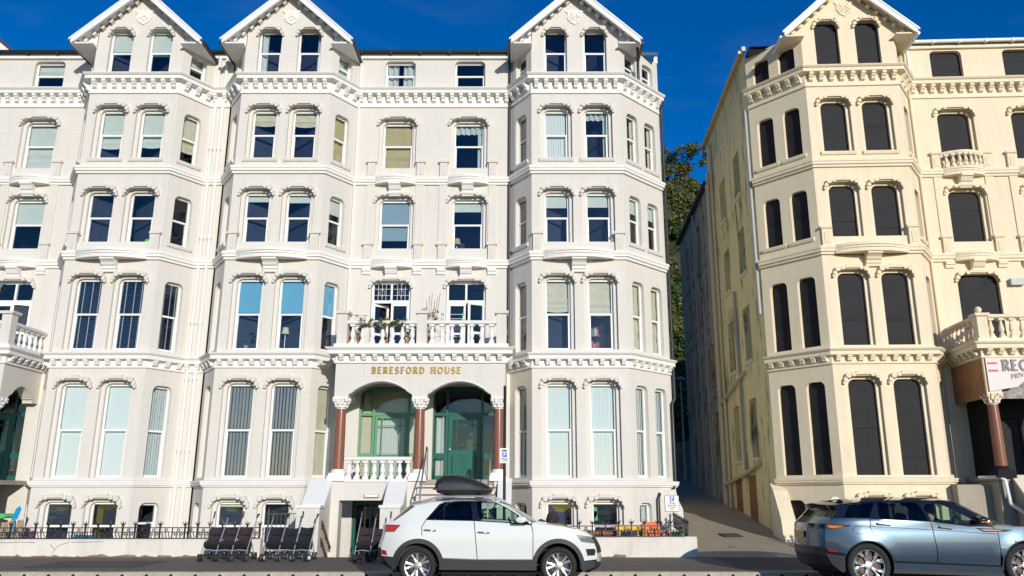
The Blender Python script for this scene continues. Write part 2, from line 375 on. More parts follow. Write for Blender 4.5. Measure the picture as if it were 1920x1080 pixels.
M['terrain'] = pmat('dry_grass_ground', (.10, .10, .05), .9, noise=.4, nscale=.2)
sheet('ground', -900, 900, -900, 900, -.8, -.8, 'terrain')
m_, nt_, N_, L_, b_ = new_mat('sea_water'); b_.inputs['Base Color'].default_value = (.02, .07, .10, 1); b_.inputs['Roughness'].default_value = .25; M['sea'] = m_
sheet('sea', -900, 900, -900, -60, -.7, -.7, 'sea')  # unseen behind the camera, added to give the cars blue reflections
sheet('promenade', -120, 120, -58, -8, .10, .10, 'terrain'); M['promslab'] = pmat('promenade_slabs', (.33, .30, .26), .85, noise=.2); bpy.data.objects['promenade'].data.materials[0] = M['promslab']  # unseen strip behind the camera, added with the sea for reflections
sheet('road', -120, 120, -8.2, 17.42, .015, .015, 'road')
sheet('pavement', -60, 60, 17.65, 21.02, .10, zpave(21.02), 'pave')
def zlane(x, y):
    t = y - 21.0
    return zpave(21.0) + (t * .115 if t < 9 else 9 * .115 + (t - 9) * .085)
sheet('lane', 4.2, 9.5, 21.02, 60, 0, 0, 'lane', ny=30, nx=2, f=zlane)
sheet('basement_area', -30, 4.2, 21.02, 24.6, -.55, -.55, 'concgrey')
sheet('forecourt', 9.5, 40, 21.02, 24.6, .12, .2, 'concgrey')
# combined kerb-and-drain blocks: each block a piece with two dark inlets
kerb = tag(empty('kerb', (0, 17.42, 0)), kind='structure')
kb = MB(); kb.prism([(0, -.1), (0, .075), (.02, .1), (.23, .1), (.23, -.1)], -.4975, .4975, 'x')
kme = kb.mesh('kerb_block', 'concrete')
ki = MB(); ki.cyl((0, 0), .036, -.004, .03, 'y', 14); kime = ki.mesh('drain_inlet', 'dark')
for i in range(-15, 15):
    k = put('kerb_block', kme, kerb, (i + .5, 0, random.uniform(-.003, .003)))
    for dx in (-.25, .25): put('drain_inlet', kime, k, (dx, 0, .028))

# ================================================================== BUILDING KIT
Z = dict(sill0=1.86, sill1=2.02, b0=5.18, b1=5.60, l0=8.42, l1=8.67, s0=11.17, s1=11.41, a0=13.87, a1=14.48)
WIN_Z = {'base': (.30, 1.46), 'g': (2.10, 4.75), '1': (5.72, 7.87), '2': (8.98, 10.60), '3': (11.68, 13.36), 'gable': (14.56, 16.12)}
_cache = {}
def cached(key, fn):
    if key not in _cache: _cache[key] = fn()
    return _cache[key]
def frame_mesh(w, h, fw=.055, mid=.5, wood='upvc', d=.05):
    def mk():
        mb = MB(); x = w / 2 + .03
        mb.box(-x, -w / 2 + fw, 0, d, -.02, h + .02); mb.box(w / 2 - fw, x, 0, d, -.02, h + .02)
        mb.box(-w / 2 + fw, w / 2 - fw, .002, d, -.02, fw * 1.3); mb.box(-w / 2 + fw, w / 2 - fw, .002, d, h - fw * 1.2, h + .02)
        if mid: mb.box(-w / 2 + fw, w / 2 - fw, -.012, d, h * mid - .028, h * mid + .028)
        # lower sash sits in a second plane
        if mid:
            mb.box(-w / 2 + fw, -w / 2 + fw + .03, .01, d, fw * 1.3, h * mid - .028); mb.box(w / 2 - fw - .03, w / 2 - fw, .01, d, fw * 1.3, h * mid - .028)
        return mb.mesh('window_frame', wood)
    return cached(('frame', round(w, 3), round(h, 3), fw, mid, wood), mk)
def pane_mesh(w, h):
    return cached(('pane', round(w, 3), round(h, 3)), lambda: MB().box(-w / 2, w / 2, 0, .006, 0, h).mesh('pane', 'glass'))
def roller(w, h, mat, fr):
    return cached(('roll', round(w, 3), round(h, 3), mat, fr), lambda: MB().box(-w / 2, w / 2, 0, .006, h * (1 - fr), h).box(-w / 2, w / 2, -.006, .014, h * (1 - fr) - .02, h * (1 - fr)).mesh('blind', mat))
def roman(w, h, mat, fr, seed=0):
    def mk():
        rnd = random.Random(seed); mb = MB(); n = 14; mcol = 8; z0 = h * (1 - fr); rows = []
        for i in range(n + 1):
            t = i / n; z = h - (h - z0) * t
            row = []
            for j in range(mcol + 1):
                x = -w / 2 + w * j / mcol; sag = .05 * (1 - (2 * j / mcol - 1) ** 2) * (1 if t > .75 else 0) * (t - .75) * 4
                fold = -.035 * (t > .6) * abs(math.sin((t - .6) * 18)) - .012 * abs(math.sin(t * 12)) + rnd.uniform(-.006, .006)
                row.append((x, fold, z - sag))
            rows.append(row)
        for i in range(n):
            for j in range(mcol): mb.quad(rows[i][j], rows[i + 1][j], rows[i + 1][j + 1], rows[i][j + 1])
        mb.fixn = False
        return mb.mesh('blind', mat)
    return cached(('roman', round(w, 3), round(h, 3), mat, fr, seed), mk)
def vertical(w, h, mat, ang=12, gap=.075, fr=1):
    def mk():
        mb = MB(); n = max(3, int(w / gap)); p = w / n
        for i in range(n):
            x = -w / 2 + (i + .5) * p; a = R(ang + ((i * 37) % 7 - 3)); c, s_ = math.cos(a) * p * .52, math.sin(a) * p * .52
            mb.quad((x - c, -s_, h * (1 - fr) + .02), (x + c, s_, h * (1 - fr) + .02), (x + c, s_, h), (x - c, -s_, h))
        mb.box(-w / 2, w / 2, -.02, .03, h - .05, h)
        mb.fixn = False
        return mb.mesh('vertical_blind', mat)
    return cached(('vert', round(w, 3), round(h, 3), mat, ang, gap), mk)
def venetian(w, h):
    def mk():
        mb = MB(); n = int(h / .062)
        for i in range(n):
            z = (i + .5) * h / n; mb.quad((-w / 2, -.022, z - .017), (w / 2, -.022, z - .017), (w / 2, .022, z + .017), (-w / 2, .022, z + .017))
        for x in (-w * .28, w * .05, w * .33): mb.box(x - .014, x + .014, -.03, -.027, 0, h, m=1)
        mb.fixn = False
        return mb.mesh('venetian_blind', ['navy', 'greyslat'])
    return cached(('ven', round(w, 3), round(h, 3)), mk)
def curtain(x0, x1, h, mat, z0=0, seed=1):
    def mk():
        rnd = random.Random(seed); mb = MB(); n = max(6, int((x1 - x0) / .035)); ph = rnd.uniform(0, 6)
        P = lambda i: (x0 + (x1 - x0) * i / n, .035 * math.sin(ph + i * 1.35 + .6 * math.sin(i * .7)))
        for i in range(n):
            a, b = P(i), P(i + 1); mb.quad((a[0], a[1], z0), (b[0], b[1], z0), (b[0], b[1], h), (a[0], a[1], h))
        mb.fixn = False
        return mb.mesh('curtain', mat)
    return cached(('curt', round(x0, 3), round(x1, 3), round(h, 3), mat, z0, seed), mk)
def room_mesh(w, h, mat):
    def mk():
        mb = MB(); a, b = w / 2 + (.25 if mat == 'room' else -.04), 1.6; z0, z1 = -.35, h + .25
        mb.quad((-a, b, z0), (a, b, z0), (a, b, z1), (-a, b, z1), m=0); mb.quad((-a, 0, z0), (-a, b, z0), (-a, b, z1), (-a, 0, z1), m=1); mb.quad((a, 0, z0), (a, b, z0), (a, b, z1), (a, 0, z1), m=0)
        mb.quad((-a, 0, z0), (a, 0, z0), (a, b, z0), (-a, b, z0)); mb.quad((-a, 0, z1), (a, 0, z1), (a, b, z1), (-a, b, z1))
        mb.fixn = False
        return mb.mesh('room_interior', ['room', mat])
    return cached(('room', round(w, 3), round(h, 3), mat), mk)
def blind_objs(win, w, h, spec):
    """blinds and curtains just behind the glass, children of the window"""
    if not spec: return
    for sp in (spec if isinstance(spec, list) else [spec]):
        k = sp[0]; y = .09
        if k == 'roll': put('blind', roller(w, h, sp[1], sp[2]), win, (0, y, 0))
        elif k == 'roman': put('blind', roman(w, h, sp[1], sp[2], sp[3] if len(sp) > 3 else 0), win, (0, y + .03, 0))
        elif k == 'vert': put('blind', vertical(w, h, sp[1], *(sp[2:])), win, (0, y + .02, 0))
        elif k == 'ven': put('blind', venetian(w, h), win, (0, y, 0))
        elif k == 'cl': put('curtain', curtain(-w / 2, -w / 2 + w * sp[2], h, sp[1], 0, 3), win, (0, y + .03, 0))
        elif k == 'cr': put('curtain', curtain(w / 2 - w * sp[2], w / 2, h, sp[1], 0, 5), win, (0, y + .03, 0))
        elif k == 'cb':
            put('curtain', curtain(-w / 2, -w / 2 + w * sp[2], h, sp[1], 0, 3), win, (0, y + .03, 0)); put('curtain', curtain(w / 2 - w * sp[2], w / 2, h, sp[1], 0, 6), win, (0, y + .03, 0))
        elif k == 'val': put('curtain', curtain(-w / 2, w / 2, h, sp[1], h * (1 - sp[2]), 9), win, (0, y + .02, 0))
def window(root, F, s, z0, z1, w, depth, spec=None, wood='upvc', mid=.5, room='room', board=False):
    h = z1 - z0; loc = F.at(s, depth, z0)
    if board:
        j = h * (random.choice((.16, .2, .5, .62, .35)) + random.uniform(-.03, .03)); o = None
        for a, b in ((-.02, j - .004), (j + .004, h + .02)):
            o = put('window_board', MB().box(-w / 2 - .02, w / 2 + .02, 0, .02, a, b).mesh('window_board', 'board'), root, F.at(s, depth + random.uniform(-.006, .006), z0), F.rz + R(random.uniform(-.5, .5)))
        put('board_backing', cached(('bb', round(w, 3), round(h, 3)), lambda: MB().box(-w / 2, w / 2, .0, .01, 0, h).mesh('board_backing', 'dark')), root, F.at(s, depth + .05, z0), F.rz)
        return o
    win = put('window', frame_mesh(w, h, .055, mid, wood), root, loc, F.rz)
    gw = w - .11; hm = h * mid if mid else h
    tl = lambda: (R(random.uniform(-.5, .5)), 0, R(random.uniform(-.7, .7)))      # old sashes never hang quite true
    if mid:
        put('pane', pane_mesh(gw - .06, hm - .028 - .07), win, (0, .028, .07), rot=tl()); put('pane', pane_mesh(gw, h - hm - .028 - .06), win, (0, .018, hm + .028), rot=tl())
    else: put('pane', pane_mesh(gw, h - .13), win, (0, .02, .07), rot=tl())
    blind_objs(win, w, h, spec)
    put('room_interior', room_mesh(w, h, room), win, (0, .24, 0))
    return win
def hood_mesh(w, z1, mat, gable=False):
    """scalloped drip mould over a window head; w is the outer opening width"""
    def mk():
        mb = MB(); a = w / 2; k = w / .98
        h = head(w, 0, .2); ho = head(w + .13, .065, .235)
        for (p, q, u, v_) in zip(h, h[1:], ho, ho[1:]):
            mb.quad((p[0], -.085, p[1]), (q[0], -.085, q[1]), (v_[0], -.085, v_[1]), (u[0], -.085, u[1]))
            mb.quad((u[0], -.085, u[1]), (v_[0], -.085, v_[1]), (v_[0], .003, v_[1]), (u[0], .003, u[1]))
            mb.quad((p[0], .003, p[1]), (q[0], .003, q[1]), (q[0], -.085, q[1]), (p[0], -.085, p[1]))
        c = .19 * k
        mb.prism([(-c - .03, .03), (c + .03, .03), (c + .05, .085), (c, .085), (c - .03, .135), (-c + .03, .135), (-c, .085), (-c - .05, .085)], -.14, .002)
        for sx in (-1, 1):
            for (x, zz, r, pj) in ((c + .075, .035, .06, .135), (a - .085, .01, .078, .135), (a + .0, -.115, .058, .115), (a + .035, -.20, .042, .09)):
                mb.cyl((sx * x, zz), r, -pj, .002 - .0004 * r * 100, 'y', 12)
        return mb.mesh('hood_mould', mat)
    return cached(('hood', round(w, 3), mat, gable), mk)
def surround_mesh(w1, w2, z0, z1, dz, d1, d2, mat):
    """inner order: ring between the outer and inner openings, then the inner reveal (local z from sill)"""
    def mk():
        mb = MB(); h = z1 - z0
        o = [(-w1 / 2, 0)] + head(w1, h + dz, .2) + [(w1 / 2, 0)]; i = [(-w2 / 2, 0)] + head(w2, h, .18) + [(w2 / 2, 0)]
        for a, b, c, d in zip(o, o[1:], i, i[1:]):
            mb.quad((c[0], d1, c[1]), (d[0], d1, d[1]), (b[0], d1, b[1]), (a[0], d1, a[1]))
            mb.quad((c[0], d1, c[1]), (c[0], d2, c[1]), (d[0], d2, d[1]), (d[0], d1, d[1]))
        mb.quad((-w2 / 2, d1, 0), (w2 / 2, d1, 0), (w2 / 2, d2, 0), (-w2 / 2, d2, 0))
        mb.fixn = False
        return mb.mesh('window_surround', mat)
    return cached(('sur', round(w1, 3), round(w2, 3), round(z1 - z0, 3), dz, mat), mk)
def sill_mesh(w, mat):
    return cached(('sill', round(w, 3), mat), lambda: MB().prism([(0.02, -.11), (-.05, -.10), (-.07, -.04), (-.07, 0), (.1, .012)], -w / 2, w / 2, 'x').mesh('sill', mat))
def front_op(s, z0, z1, w2): return dict(s=s, w=w2 + .22, z0=z0, z1=z1 + .08, r=.2, depth=.10)
def front_window(root, F, s, z0, z1, w2, spec, S, sill=False, room='room', mid=.5):
    w1 = w2 + .22
    put('window_surround', surround_mesh(w1, w2, z0, z1, .08, .10, .24, S['wall']), root, F.at(s, 0, z0), F.rz)
    put('hood_mould', hood_mesh(w1, 0, S['wall']), root, F.at(s, 0, z1 + .08), F.rz)
    if sill: put('sill', sill_mesh(w1 + .08, S['wall']), root, F.at(s, 0, z0 - .002), F.rz)
    return window(root, F, s, z0, z1, w2, .20, spec, 'upvc', mid, room, S['board'])
def side_op(s, z0, z1, w): return dict(s=s, w=w, z0=z0, z1=z1, r=.17, depth=.17)
def side_window(root, F, s, z0, z1, w, spec, S, sill=False, hood=False):
    if sill: put('sill', sill_mesh(w + .22, S['wall']), root, F.at(s, 0, z0 - .002), F.rz)
    return window(root, F, s, z0, z1, w, .13, spec, 'oldwood' if not S['board'] and w < .6 and sill is None else 'upvc', .5, 'room', S['board'])
def modillion_mesh(mat, h=.27, d=.24, w=.12):
    return cached(('mod', mat, h, d, w), lambda: MB().prism([(0, 0), (-.03, 0), (-.09, h * .12), (-.10, h * .35), (-d * .8, h * .5), (-d * .8, h * .62), (-d, h * .70), (-d, h), (0, h)], -w / 2, w / 2, 'x').mesh('modillion', mat))
def run_cornice(root, pts, z0, z1, mat, proj=.26, mods=True, mh=.26):
    H = z1 - z0
    prof = [(0, z0), (.05, z0), (.05, z0 + .05), (.02, z0 + .06), (.02, z1 - .20), (proj - .04, z1 - .18), (proj - .04, z1 - .075), (proj, z1 - .06), (proj + .035, z1 - .015), (proj + .035, z1), (0, z1 + .03)]
    build(sweep(pts, prof), 'cornice', mat, root)
    if mods:
        me = modillion_mesh(mat, min(mh, H - .26), proj - .07)
        for a, b in zip(pts, pts[1:]):
            F = Facet(a, b)
            n = max(1, int(F.L / .295))
            for i in range(n): put('modillion', me, root, F.at((i + .5) * F.L / n, -.02, z1 - .19 - min(mh, H - .26)), F.rz)
def run_string(root, pts, z0, z1, mat, proj=.14, name='string_course'):
    h = z1 - z0
    prof = [(0, z0), (proj * .45, z0), (proj * .5, z0 + h * .25), (proj * .85, z0 + h * .32), (proj * .85, z0 + h * .62), (proj, z0 + h * .68), (proj, z1), (0, z1 + .02)]
    build(sweep(pts, prof), name, mat, root)
def bow_mesh(w, depth, h, mat, base=.14):
    def mk():
        mb = MB(); n = 14
        def lens(sc): return [(-w / 2 + w * k / n, -(base + depth * sc * math.sin(math.pi * k / n) ** .8 * .98 + .0) + .0) for k in range(n + 1)]
        for (za, zb, sc, off) in ((0, h * .45, .86, .02), (h * .45, h * .72, .94, .012), (h * .72, h + .012, 1, -.004)):
            L_ = [(x, y + off) for x, y in lens(sc)]; mb.prism(L_ + [(w / 2, .01), (-w / 2, .01)], za, zb, 'z')
        return mb.mesh('bowed_ledge', mat)
    return cached(('bow', round(w, 3), depth, h, mat), mk)
def corbel_mesh(mat, w=.42, h=.42, d=.36):
    return cached(('corb', mat, w, h, d), lambda: MB().prism([(0, -h), (-.10, -h), (-.11, -h * .82), (-.15, -h * .80), (-.15, -h * .62), (-.20, -h * .55), (-.24, -h * .38), (-d + .05, -h * .26), (-d, -h * .22), (-d, 0), (0, 0)], -w / 2, w / 2, 'x').mesh('corbel', mat))
def pedestal_mesh(mat, h=.60, w=.26):
    def mk():
        mb = MB(); mb.box(-w / 2, w / 2, -.09, 0, 0, h - .07); mb.box(-w / 2 - .04, w / 2 + .04, -.13, 0, h - .07, h)
        mb.prism([(-.06, .08), (.06, .08), (.06, h - .2), (.0, h - .15), (-.06, h - .2)], -.105, -.088)
        return mb.mesh('pedestal', mat)
    return cached(('ped', mat, h, w), mk)
def baluster_mesh(mat, h=.55, r=.075):
    def mk():
        mb = MB(); mb.box(-r, r, -r, r, 0, .07); mb.box(-r, r, -r, r, h - .06, h)
        pr = [(.55, .07), (.95, .12), (1.0, .17), (.85, .24), (.5, .29), (.48, .31), (.75, .36), (.95, .44), (.92, .52), (.72, .64), (.5, .78), (.45, .84), (.62, .87), (.45, .9), (.55, .94)]
        mb.lathe([(r * a, .0 + h * b) for a, b in pr], 12)
        return smooth_by_angle(mb.mesh('baluster', mat), 60)
    return cached(('bal', mat, h, r), mk)
def balustrade(root, F, x0, x1, z0, n, mat, h=.55, plinth=.0, rail=.10, rw=.22, y=0):
    """balusters with a hand rail on top between two posts, along facet F"""
    me = baluster_mesh(mat, h)
    for i in range(n): put('baluster', me, root, F.at(x0 + (i + .5) * (x1 - x0) / n, y, z0), F.rz)
    c = F.at((x0 + x1) / 2, y, z0 + h)
    put('hand_rail', cached(('hr', round(x1 - x0, 3), mat, rw), lambda: MB().prism([(-rw / 2, .0), (-rw / 2 - .02, .03), (-rw / 2 - .02, rail - .02), (-rw / 2 + .02, rail), (rw / 2 - .02, rail), (rw / 2 + .02, rail - .02), (rw / 2 + .02, .03), (rw / 2, 0)], -(x1 - x0) / 2, (x1 - x0) / 2, 'x').mesh('hand_rail', mat)), root, c, F.rz)
def downpipe(root, pts, mat, r=.05, joints=(), name='downpipe'):
    o = build(MB().tube(pts, r, 10), name, mat, root, smooth=50)
    return o
def shield_mb():
    return [(-.27, .30), (-.30, .24), (-.22, .17), (-.24, 0), (-.16, -.14), (0, -.24), (.16, -.14), (.24, 0), (.22, .17), (.30, .24), (.27, .30), (.17, .25), (.09, .31), (0, .26), (-.09, .31), (-.17, .25)]

def bay(root, x0, x1, yf, ym, dl, dr, S, specs, crest, nl=1, nr=1, floors=('base', 'g', '1', '2', '3'), soft_l=True, soft_r=True):
    """canted bay with gable: front facet, two oblique facets, windows on every floor"""
    cx = (x0 + x1) / 2; W = x1 - x0
    FL = Facet((x0 - dl[0], yf + dl[1]), (x0, yf)); FF = Facet((x0, yf), (x1, yf)); FR = Facet((x1, yf), (x1 + dr[0], yf + dr[1]))
    fw = .76; sx = (W / 2 - .63, W / 2 + .63)
    bounds = {'base': (-.55, Z['sill0']), 'g': (Z['sill0'], Z['b0']), '1': (Z['b0'], Z['l0']), '2': (Z['l0'], Z['s0']), '3': (Z['s0'], Z['a0'] + .3), 'gable': (Z['a0'] + .3, 99)}
    RK = .925; pk = 17.50
    rows = []; rl = []; rr = []
    for f in floors:
        z0, z1 = WIN_Z[f]; rows.append((*bounds[f], [front_op(s, z0, z1, fw) for s in sx]))
        for lst, F, n in ((rl, FL, nl), (rr, FR, nr)):
            ss = [F.L / 2] if n == 1 else ([F.L * .27, F.L * .72] if n == 2 else [])
            zz0, zz1 = (z0 + .02, z1 - .03)
            lst.append((*bounds[f], [side_op(s, zz0, zz1, .60 if n == 1 else .58) for s in ss]))
    z0, z1 = WIN_Z['gable']
    rows.append((*bounds['gable'], [dict(s=s, w=.74, z0=z0, z1=z1, r=.18, depth=.17) for s in sx]))
    zs = 15.47
    for lst, F, n in ((rl, FL, nl), (rr, FR, nr)):
        ss = [F.L / 2] if n == 1 else ([F.L * .27, F.L * .72] if n == 2 else [])
        lst.append((bounds['gable'][0], zs + (.3 if n == 2 else 0.02), [side_op(s, z0 - .0, 15.42 if n == 1 else 15.44, .58) for s in ss]))
    put('wall', wall_mesh(W, rows, top=lambda x: pk - .14 - RK * abs(x - W / 2), apex=W / 2).mesh('wall', S['wall']), root, FF.at(0), FF.rz)
    put('wall', wall_mesh(FL.L, rl).mesh('wall', S['wall']), root, FL.at(0), FL.rz)
    put('wall', wall_mesh(FR.L, rr).mesh('wall', S['wall']), root, FR.at(0), FR.rz)
    for f in floors:
        z0, z1 = WIN_Z[f]; sp = specs.get(f, (None, None, None, None)); rm = 'room_yellow' if sp[0] == 'yellow' else 'room'
        for k, s in enumerate(sx):
            front_window(root, FF, s, z0, z1, fw, None if sp[k] == 'yellow' else sp[k], S, sill=(f == '3'), room=rm, mid=.44 if f == 'base' else .5)
        for F, n, q in ((FL, nl, sp[2]), (FR, nr, sp[3])):
            ss = [F.L / 2] if n == 1 else ([F.L * .27, F.L * .72] if n == 2 else [])
            for s in ss: side_window(root, F, s, z0 + .02, z1 - .03, .60 if n == 1 else .58, q, S, sill=f in ('3', '2'))
    z0, z1 = WIN_Z['gable']; sp = specs.get('gable', (None,) * 4)
    for k, s in enumerate(sx):
        put('hood_mould', hood_mesh(.74, 0, S['wall'], True), root, FF.at(s, 0, z1), FF.rz)
        window(root, FF, s, z0, z1, .74, .13, sp[k], 'upvc', .5, 'room', S['board'])
    for F, n, q in ((FL, nl, sp[2]), (FR, nr, sp[3])):
        ss = [F.L / 2] if n == 1 else ([F.L * .27, F.L * .72] if n == 2 else [])
        for s in ss: window(root, F, s, z0, 15.42 if n == 1 else 15.44, .58, .13, q, 'upvc', .5, 'room', S['board'])
    # bowed ledge with corbel and pedestals
    put('bowed_ledge', bow_mesh(2.1, .34, Z['l1'] - Z['l0'], S['trim']), root, FF.at(W / 2, 0, Z['l0']), 0)
    put('corbel', corbel_mesh(S['trim']), root, FF.at(W / 2, 0, Z['l0'] + .03), 0)
    for s in (.17, W - .17): put('pedestal', pedestal_mesh(S['wall']), root, FF.at(s, 0, Z['l1'] + .01), 0)
    # gable roof
    hw = 2.04; ze = pk - RK * hw; yo = yf - .36; yb = ym + 3.2
    for sg, mname in ((-1, 'roof'), (1, 'roof')):
        mb = MB(); P = lambda t, dz: (cx + sg * hw * t, pk - RK * hw * t + dz)
        mb.prism([P(0, .03), P(1.02, .03), P(1.02, -.05), P(0, -.05)], yo + .05, yb); build(mb, 'roof', 'slate', root)
        mb = MB(); mb.prism([P(0, .02), P(1.0, .02), P(1.0, -.18), P(.93, -.21), P(0, -.25)], yo - .03 - .002 * sg, yo + .05); mb.prism([P(0, .045), P(1.03, .045), P(1.03, -.02), P(0, -.02)], yo - .05 - .002 * sg, yo - .028)
        build(mb, 'barge_board', S['white'], root)
        mb = MB(); mb.prism([P(0, -.06), P(.93, -.06), P(.93, -.10), P(0, -.10)], yo + .052, yf + .01); build(mb, 'soffit', S['trim'], root)
        # small dentils under the rake
        dm = cached(('rdent', S['trim']), lambda: MB().box(-.06, .06, -.16, 0, -.10, .0).mesh('dentil', S['trim']))
        for i in range(7):
            t = (.28 + i * .245) / 2.04
            q = P(t, -.145); put('dentil', dm, root, (q[0], yf, q[1]), rot=(0, sg * math.atan(RK), 0))
        # boxed side eaves
        d = dl if sg < 0 else dr; ok = soft_l if sg < 0 else soft_r
        xe = cx + sg * hw; xi = cx + sg * (W / 2 - .02); dx = min(d[0], .85)
        mb = MB(); zz = zs
        pl = [(xi, yo + .06), (xe, yo + .06), (xe, yf + 1.25), (xi + sg * (dx), yf + 1.25), (xi, yf - .01)]
        mb.prism(pl, zz, zz + .05, 'z'); build(mb, 'boxed_eaves', S['trim'], root)
        mb = MB(); mb.prism([(xe - sg * .02, zz - .02), (xe + sg * .03, zz - .02), (xe + sg * .03, ze + .0), (xe - sg * .02, ze + .02)], yo + .05, yf + 1.6); build(mb, 'fascia_board', S['white'], root)
        mb = MB(); mb.tube([(xe + sg * .07, yo + .1, ze - .1), (xe + sg * .07, yf + 1.6, ze - .13)], .06, 8); build(mb, 'gutter', S['gutter'], root, smooth=50)
        mb = MB(); mb.quad((xi, yf, zs + .05), (xe, yf, zs + .05), (xe, yf, ze), (xi, yf, pk - RK * abs(xi - cx) - .1)); 
        build(mb, 'eaves_panel', S['trim'], root)
    # crest
    z = 16.55
    sh = build(MB().prism([(cx + x, z + y_) for x, y_ in shield_mb()], yf - .035, yf + .002), 'shield', S['trim'] if crest != 'cream' else S['trim'], root)
    if crest == 'chevron':
        mb = MB().prism([(cx - .13, z - .02), (cx, z + .11), (cx + .13, z - .02), (cx + .13, z - .06), (cx, z + .06), (cx - .13, z - .06)], yf - .055, yf - .034).prism([(cx - .06, z - .1), (cx, z - .03), (cx + .06, z - .1)], yf - .05, yf - .034)
        build(mb, 'chevron', S['wall'], sh)
    else:
        mb = MB(); text_mb('A', .14, depth=.016, mb=mb, x0=cx - .17, z0=z + .06, y0=yf - .034); text_mb('C', .14, depth=.016, mb=mb, x0=cx + .05, z0=z + .06, y0=yf - .034)
        text_mb('19', .13, depth=.016, mb=mb, x0=cx - .18, z0=z - .12, y0=yf - .034); text_mb('07', .13, depth=.016, mb=mb, x0=cx + .03, z0=z - .12, y0=yf - .034)
        mb.box(cx - .2, cx + .2, yf - .046, yf - .034, z + .025, z + .04); mb.box(cx - .007, cx + .007, yf - .045, yf - .034, z - .13, z + .2)
        build(mb, 'date_lettering', S['wall'], sh)
    return FL, FF, FR

def main_window_col(root, F, s, S, specs, ped=True, small_balcony=False, french=None):
    """attic, third and second floor windows of the flat main wall, with ledges"""
    put('hood_mould', hood_mesh(1.20, 0, S['wall']), root, F.at(s, 0, 13.40 + .08), F.rz) if False else None
    front_window(root, F, s, 11.76, 13.38, .98, specs.get('3'), S)
    front_window(root, F, s, 9.06, 10.72, .98, specs.get('2'), S)
    window(root, F, s, 14.60, 15.56, 1.0, .14, specs.get('attic'), 'upvc', .48, 'room', S['board'])
    for zl, small in ((Z['s0'], False), (Z['l0'], True)):
        put('bowed_ledge', bow_mesh(1.25, .22, Z['s1'] - Z['s0'], S['trim']), root, F.at(s, 0, zl + .004), F.rz)
        put('corbel', corbel_mesh(S['trim'], .36, .42, .32), root, F.at(s, 0, zl + .03), F.rz)
        for sg in (-1, 1):
            put('pedestal', pedestal_mesh(S['wall'], .56, .24), root, F.at(s + sg * .78, 0, zl + .25), F.rz)
            if small: put('corbel', cached(('sc', S['trim']), lambda: MB().prism([(0, -.2), (-.06, -.2), (-.07, -.12), (-.11, -.1), (-.12, 0), (0, 0)], -.13, .13, 'x').mesh('corbel', S['trim'])), root, F.at(s + sg * .78, 0, zl + .005), F.rz)
            if not small: put('pilaster', cached(('pil', S['wall']), lambda: MB().box(-.13, .13, -.035, .005, 9.2, 11.17).mesh('pilaster', S['wall'])), root, F.at(s + sg * .78, 0, 0), F.rz)
def main_rows(cols, french=True, ground=(), zbot=-.55):
    """openings of the flat main wall for window columns at the given positions"""
    r = []
    r.append((zbot, Z['b0'], list(ground)))
    r.append((Z['b0'], Z['l0'], [dict(s=c, w=1.22, z0=5.66, z1=8.02, r=.22, depth=.14) for c in cols] if french else []))
    r.append((Z['l0'], Z['s0'], [front_op(c, 9.06, 10.72, .98) for c in cols]))
    r.append((Z['s0'], Z['a0'] + .3, [front_op(c, 11.76, 13.38, .98) for c in cols]))
    r.append((Z['a0'] + .3, 15.75, [dict(s=c, w=1.0, z0=14.60, z1=15.56, r=.16, depth=.16) for c in cols]))
    return r
def gutter_run(root, F, x0, x1, mat, z=15.82):
    mb = MB().tube([F.at(x0, -.16, z), F.at(x1, -.16, z)], .065, 8); g = build(mb, 'gutter', mat, root, smooth=50)
    bm = cached(('gb', mat), lambda: MB().box(-.035, .035, -.24, -.02, 15.74, 15.85).mesh('gutter_bracket', mat))
    n = int((x1 - x0) / .85)
    for i in range(n + 1): put('gutter_bracket', bm, root, F.at(x0 + .1 + i * (x1 - x0 - .2) / max(1, n), 0, 0), F.rz)
    build(MB().box(x0, x1, -.09, .02, 15.62, 15.76), 'fascia_board', 'trim' if mat == 'gutter' else 'cream_trim', root, loc=F.at(0), rz=F.rz)

CAP = [(.13, 0), (.135, .02), (.15, .03), (.13, .05), (.14, .12), (.17, .20), (.22, .27)]
def capital(root, x, y, z, mat):
    mb = MB(); mb.lathe([(r, h) for r, h in CAP], 16, (0, 0, 0)); mb.box(-.21, .21, -.21, .21, .27, .315)
    rnd = random.Random(3)
    for tier, (zz, rr, hh) in enumerate(((.05, .15, .10), (.13, .175, .11))):
        for k in range(8):
            a = 2 * math.pi * (k + tier * .5) / 8; c, s_ = math.cos(a), math.sin(a); t = (-s_, c)
            for (u, zz2, o, wd) in ((0, zz, .0, .05), (0, zz + hh * .55, .02, .045), (0, zz + hh, .06, .03)):
                cxp, cyp = c * (rr + o), s_ * (rr + o)
                mb.box(cxp - wd * .7, cxp + wd * .7, cyp - wd * .7, cyp + wd * .7, zz2, zz2 + hh * .5)
    for k in range(4):
        a = math.pi / 4 + k * math.pi / 2; mb.lathe([(.02, -.05), (.05, -.03), (.05, .03), (.02, .05)], 8, (math.cos(a) * .24, math.sin(a) * .24, .23))
    return build(mb, 'capital', mat, root, loc=(x, y, z))
def column(root, x, y, z0, z1, S):
    build(MB().lathe([(.15, 0), (.148, .3), (.145, (z1 - z0) * .6), (.13, z1 - z0)], 24), 'column_shaft', 'granite', root, loc=(x, y, z0), smooth=60)
    mb = MB().box(-.24, .24, -.24, .24, -.30, -.16).box(-.21, .21, -.21, .21, -.16, -.09); mb.lathe([(.2, -.09), (.21, -.07), (.2, -.045), (.17, -.035), (.165, -.02), (.185, -.015), (.18, .01), (.15, .015)], 20)
    build(mb, 'column_base', S.get('colbase', S['white']), root, loc=(x, y, z0)); capital(root, x, y, z1 - .003, S['trim'])
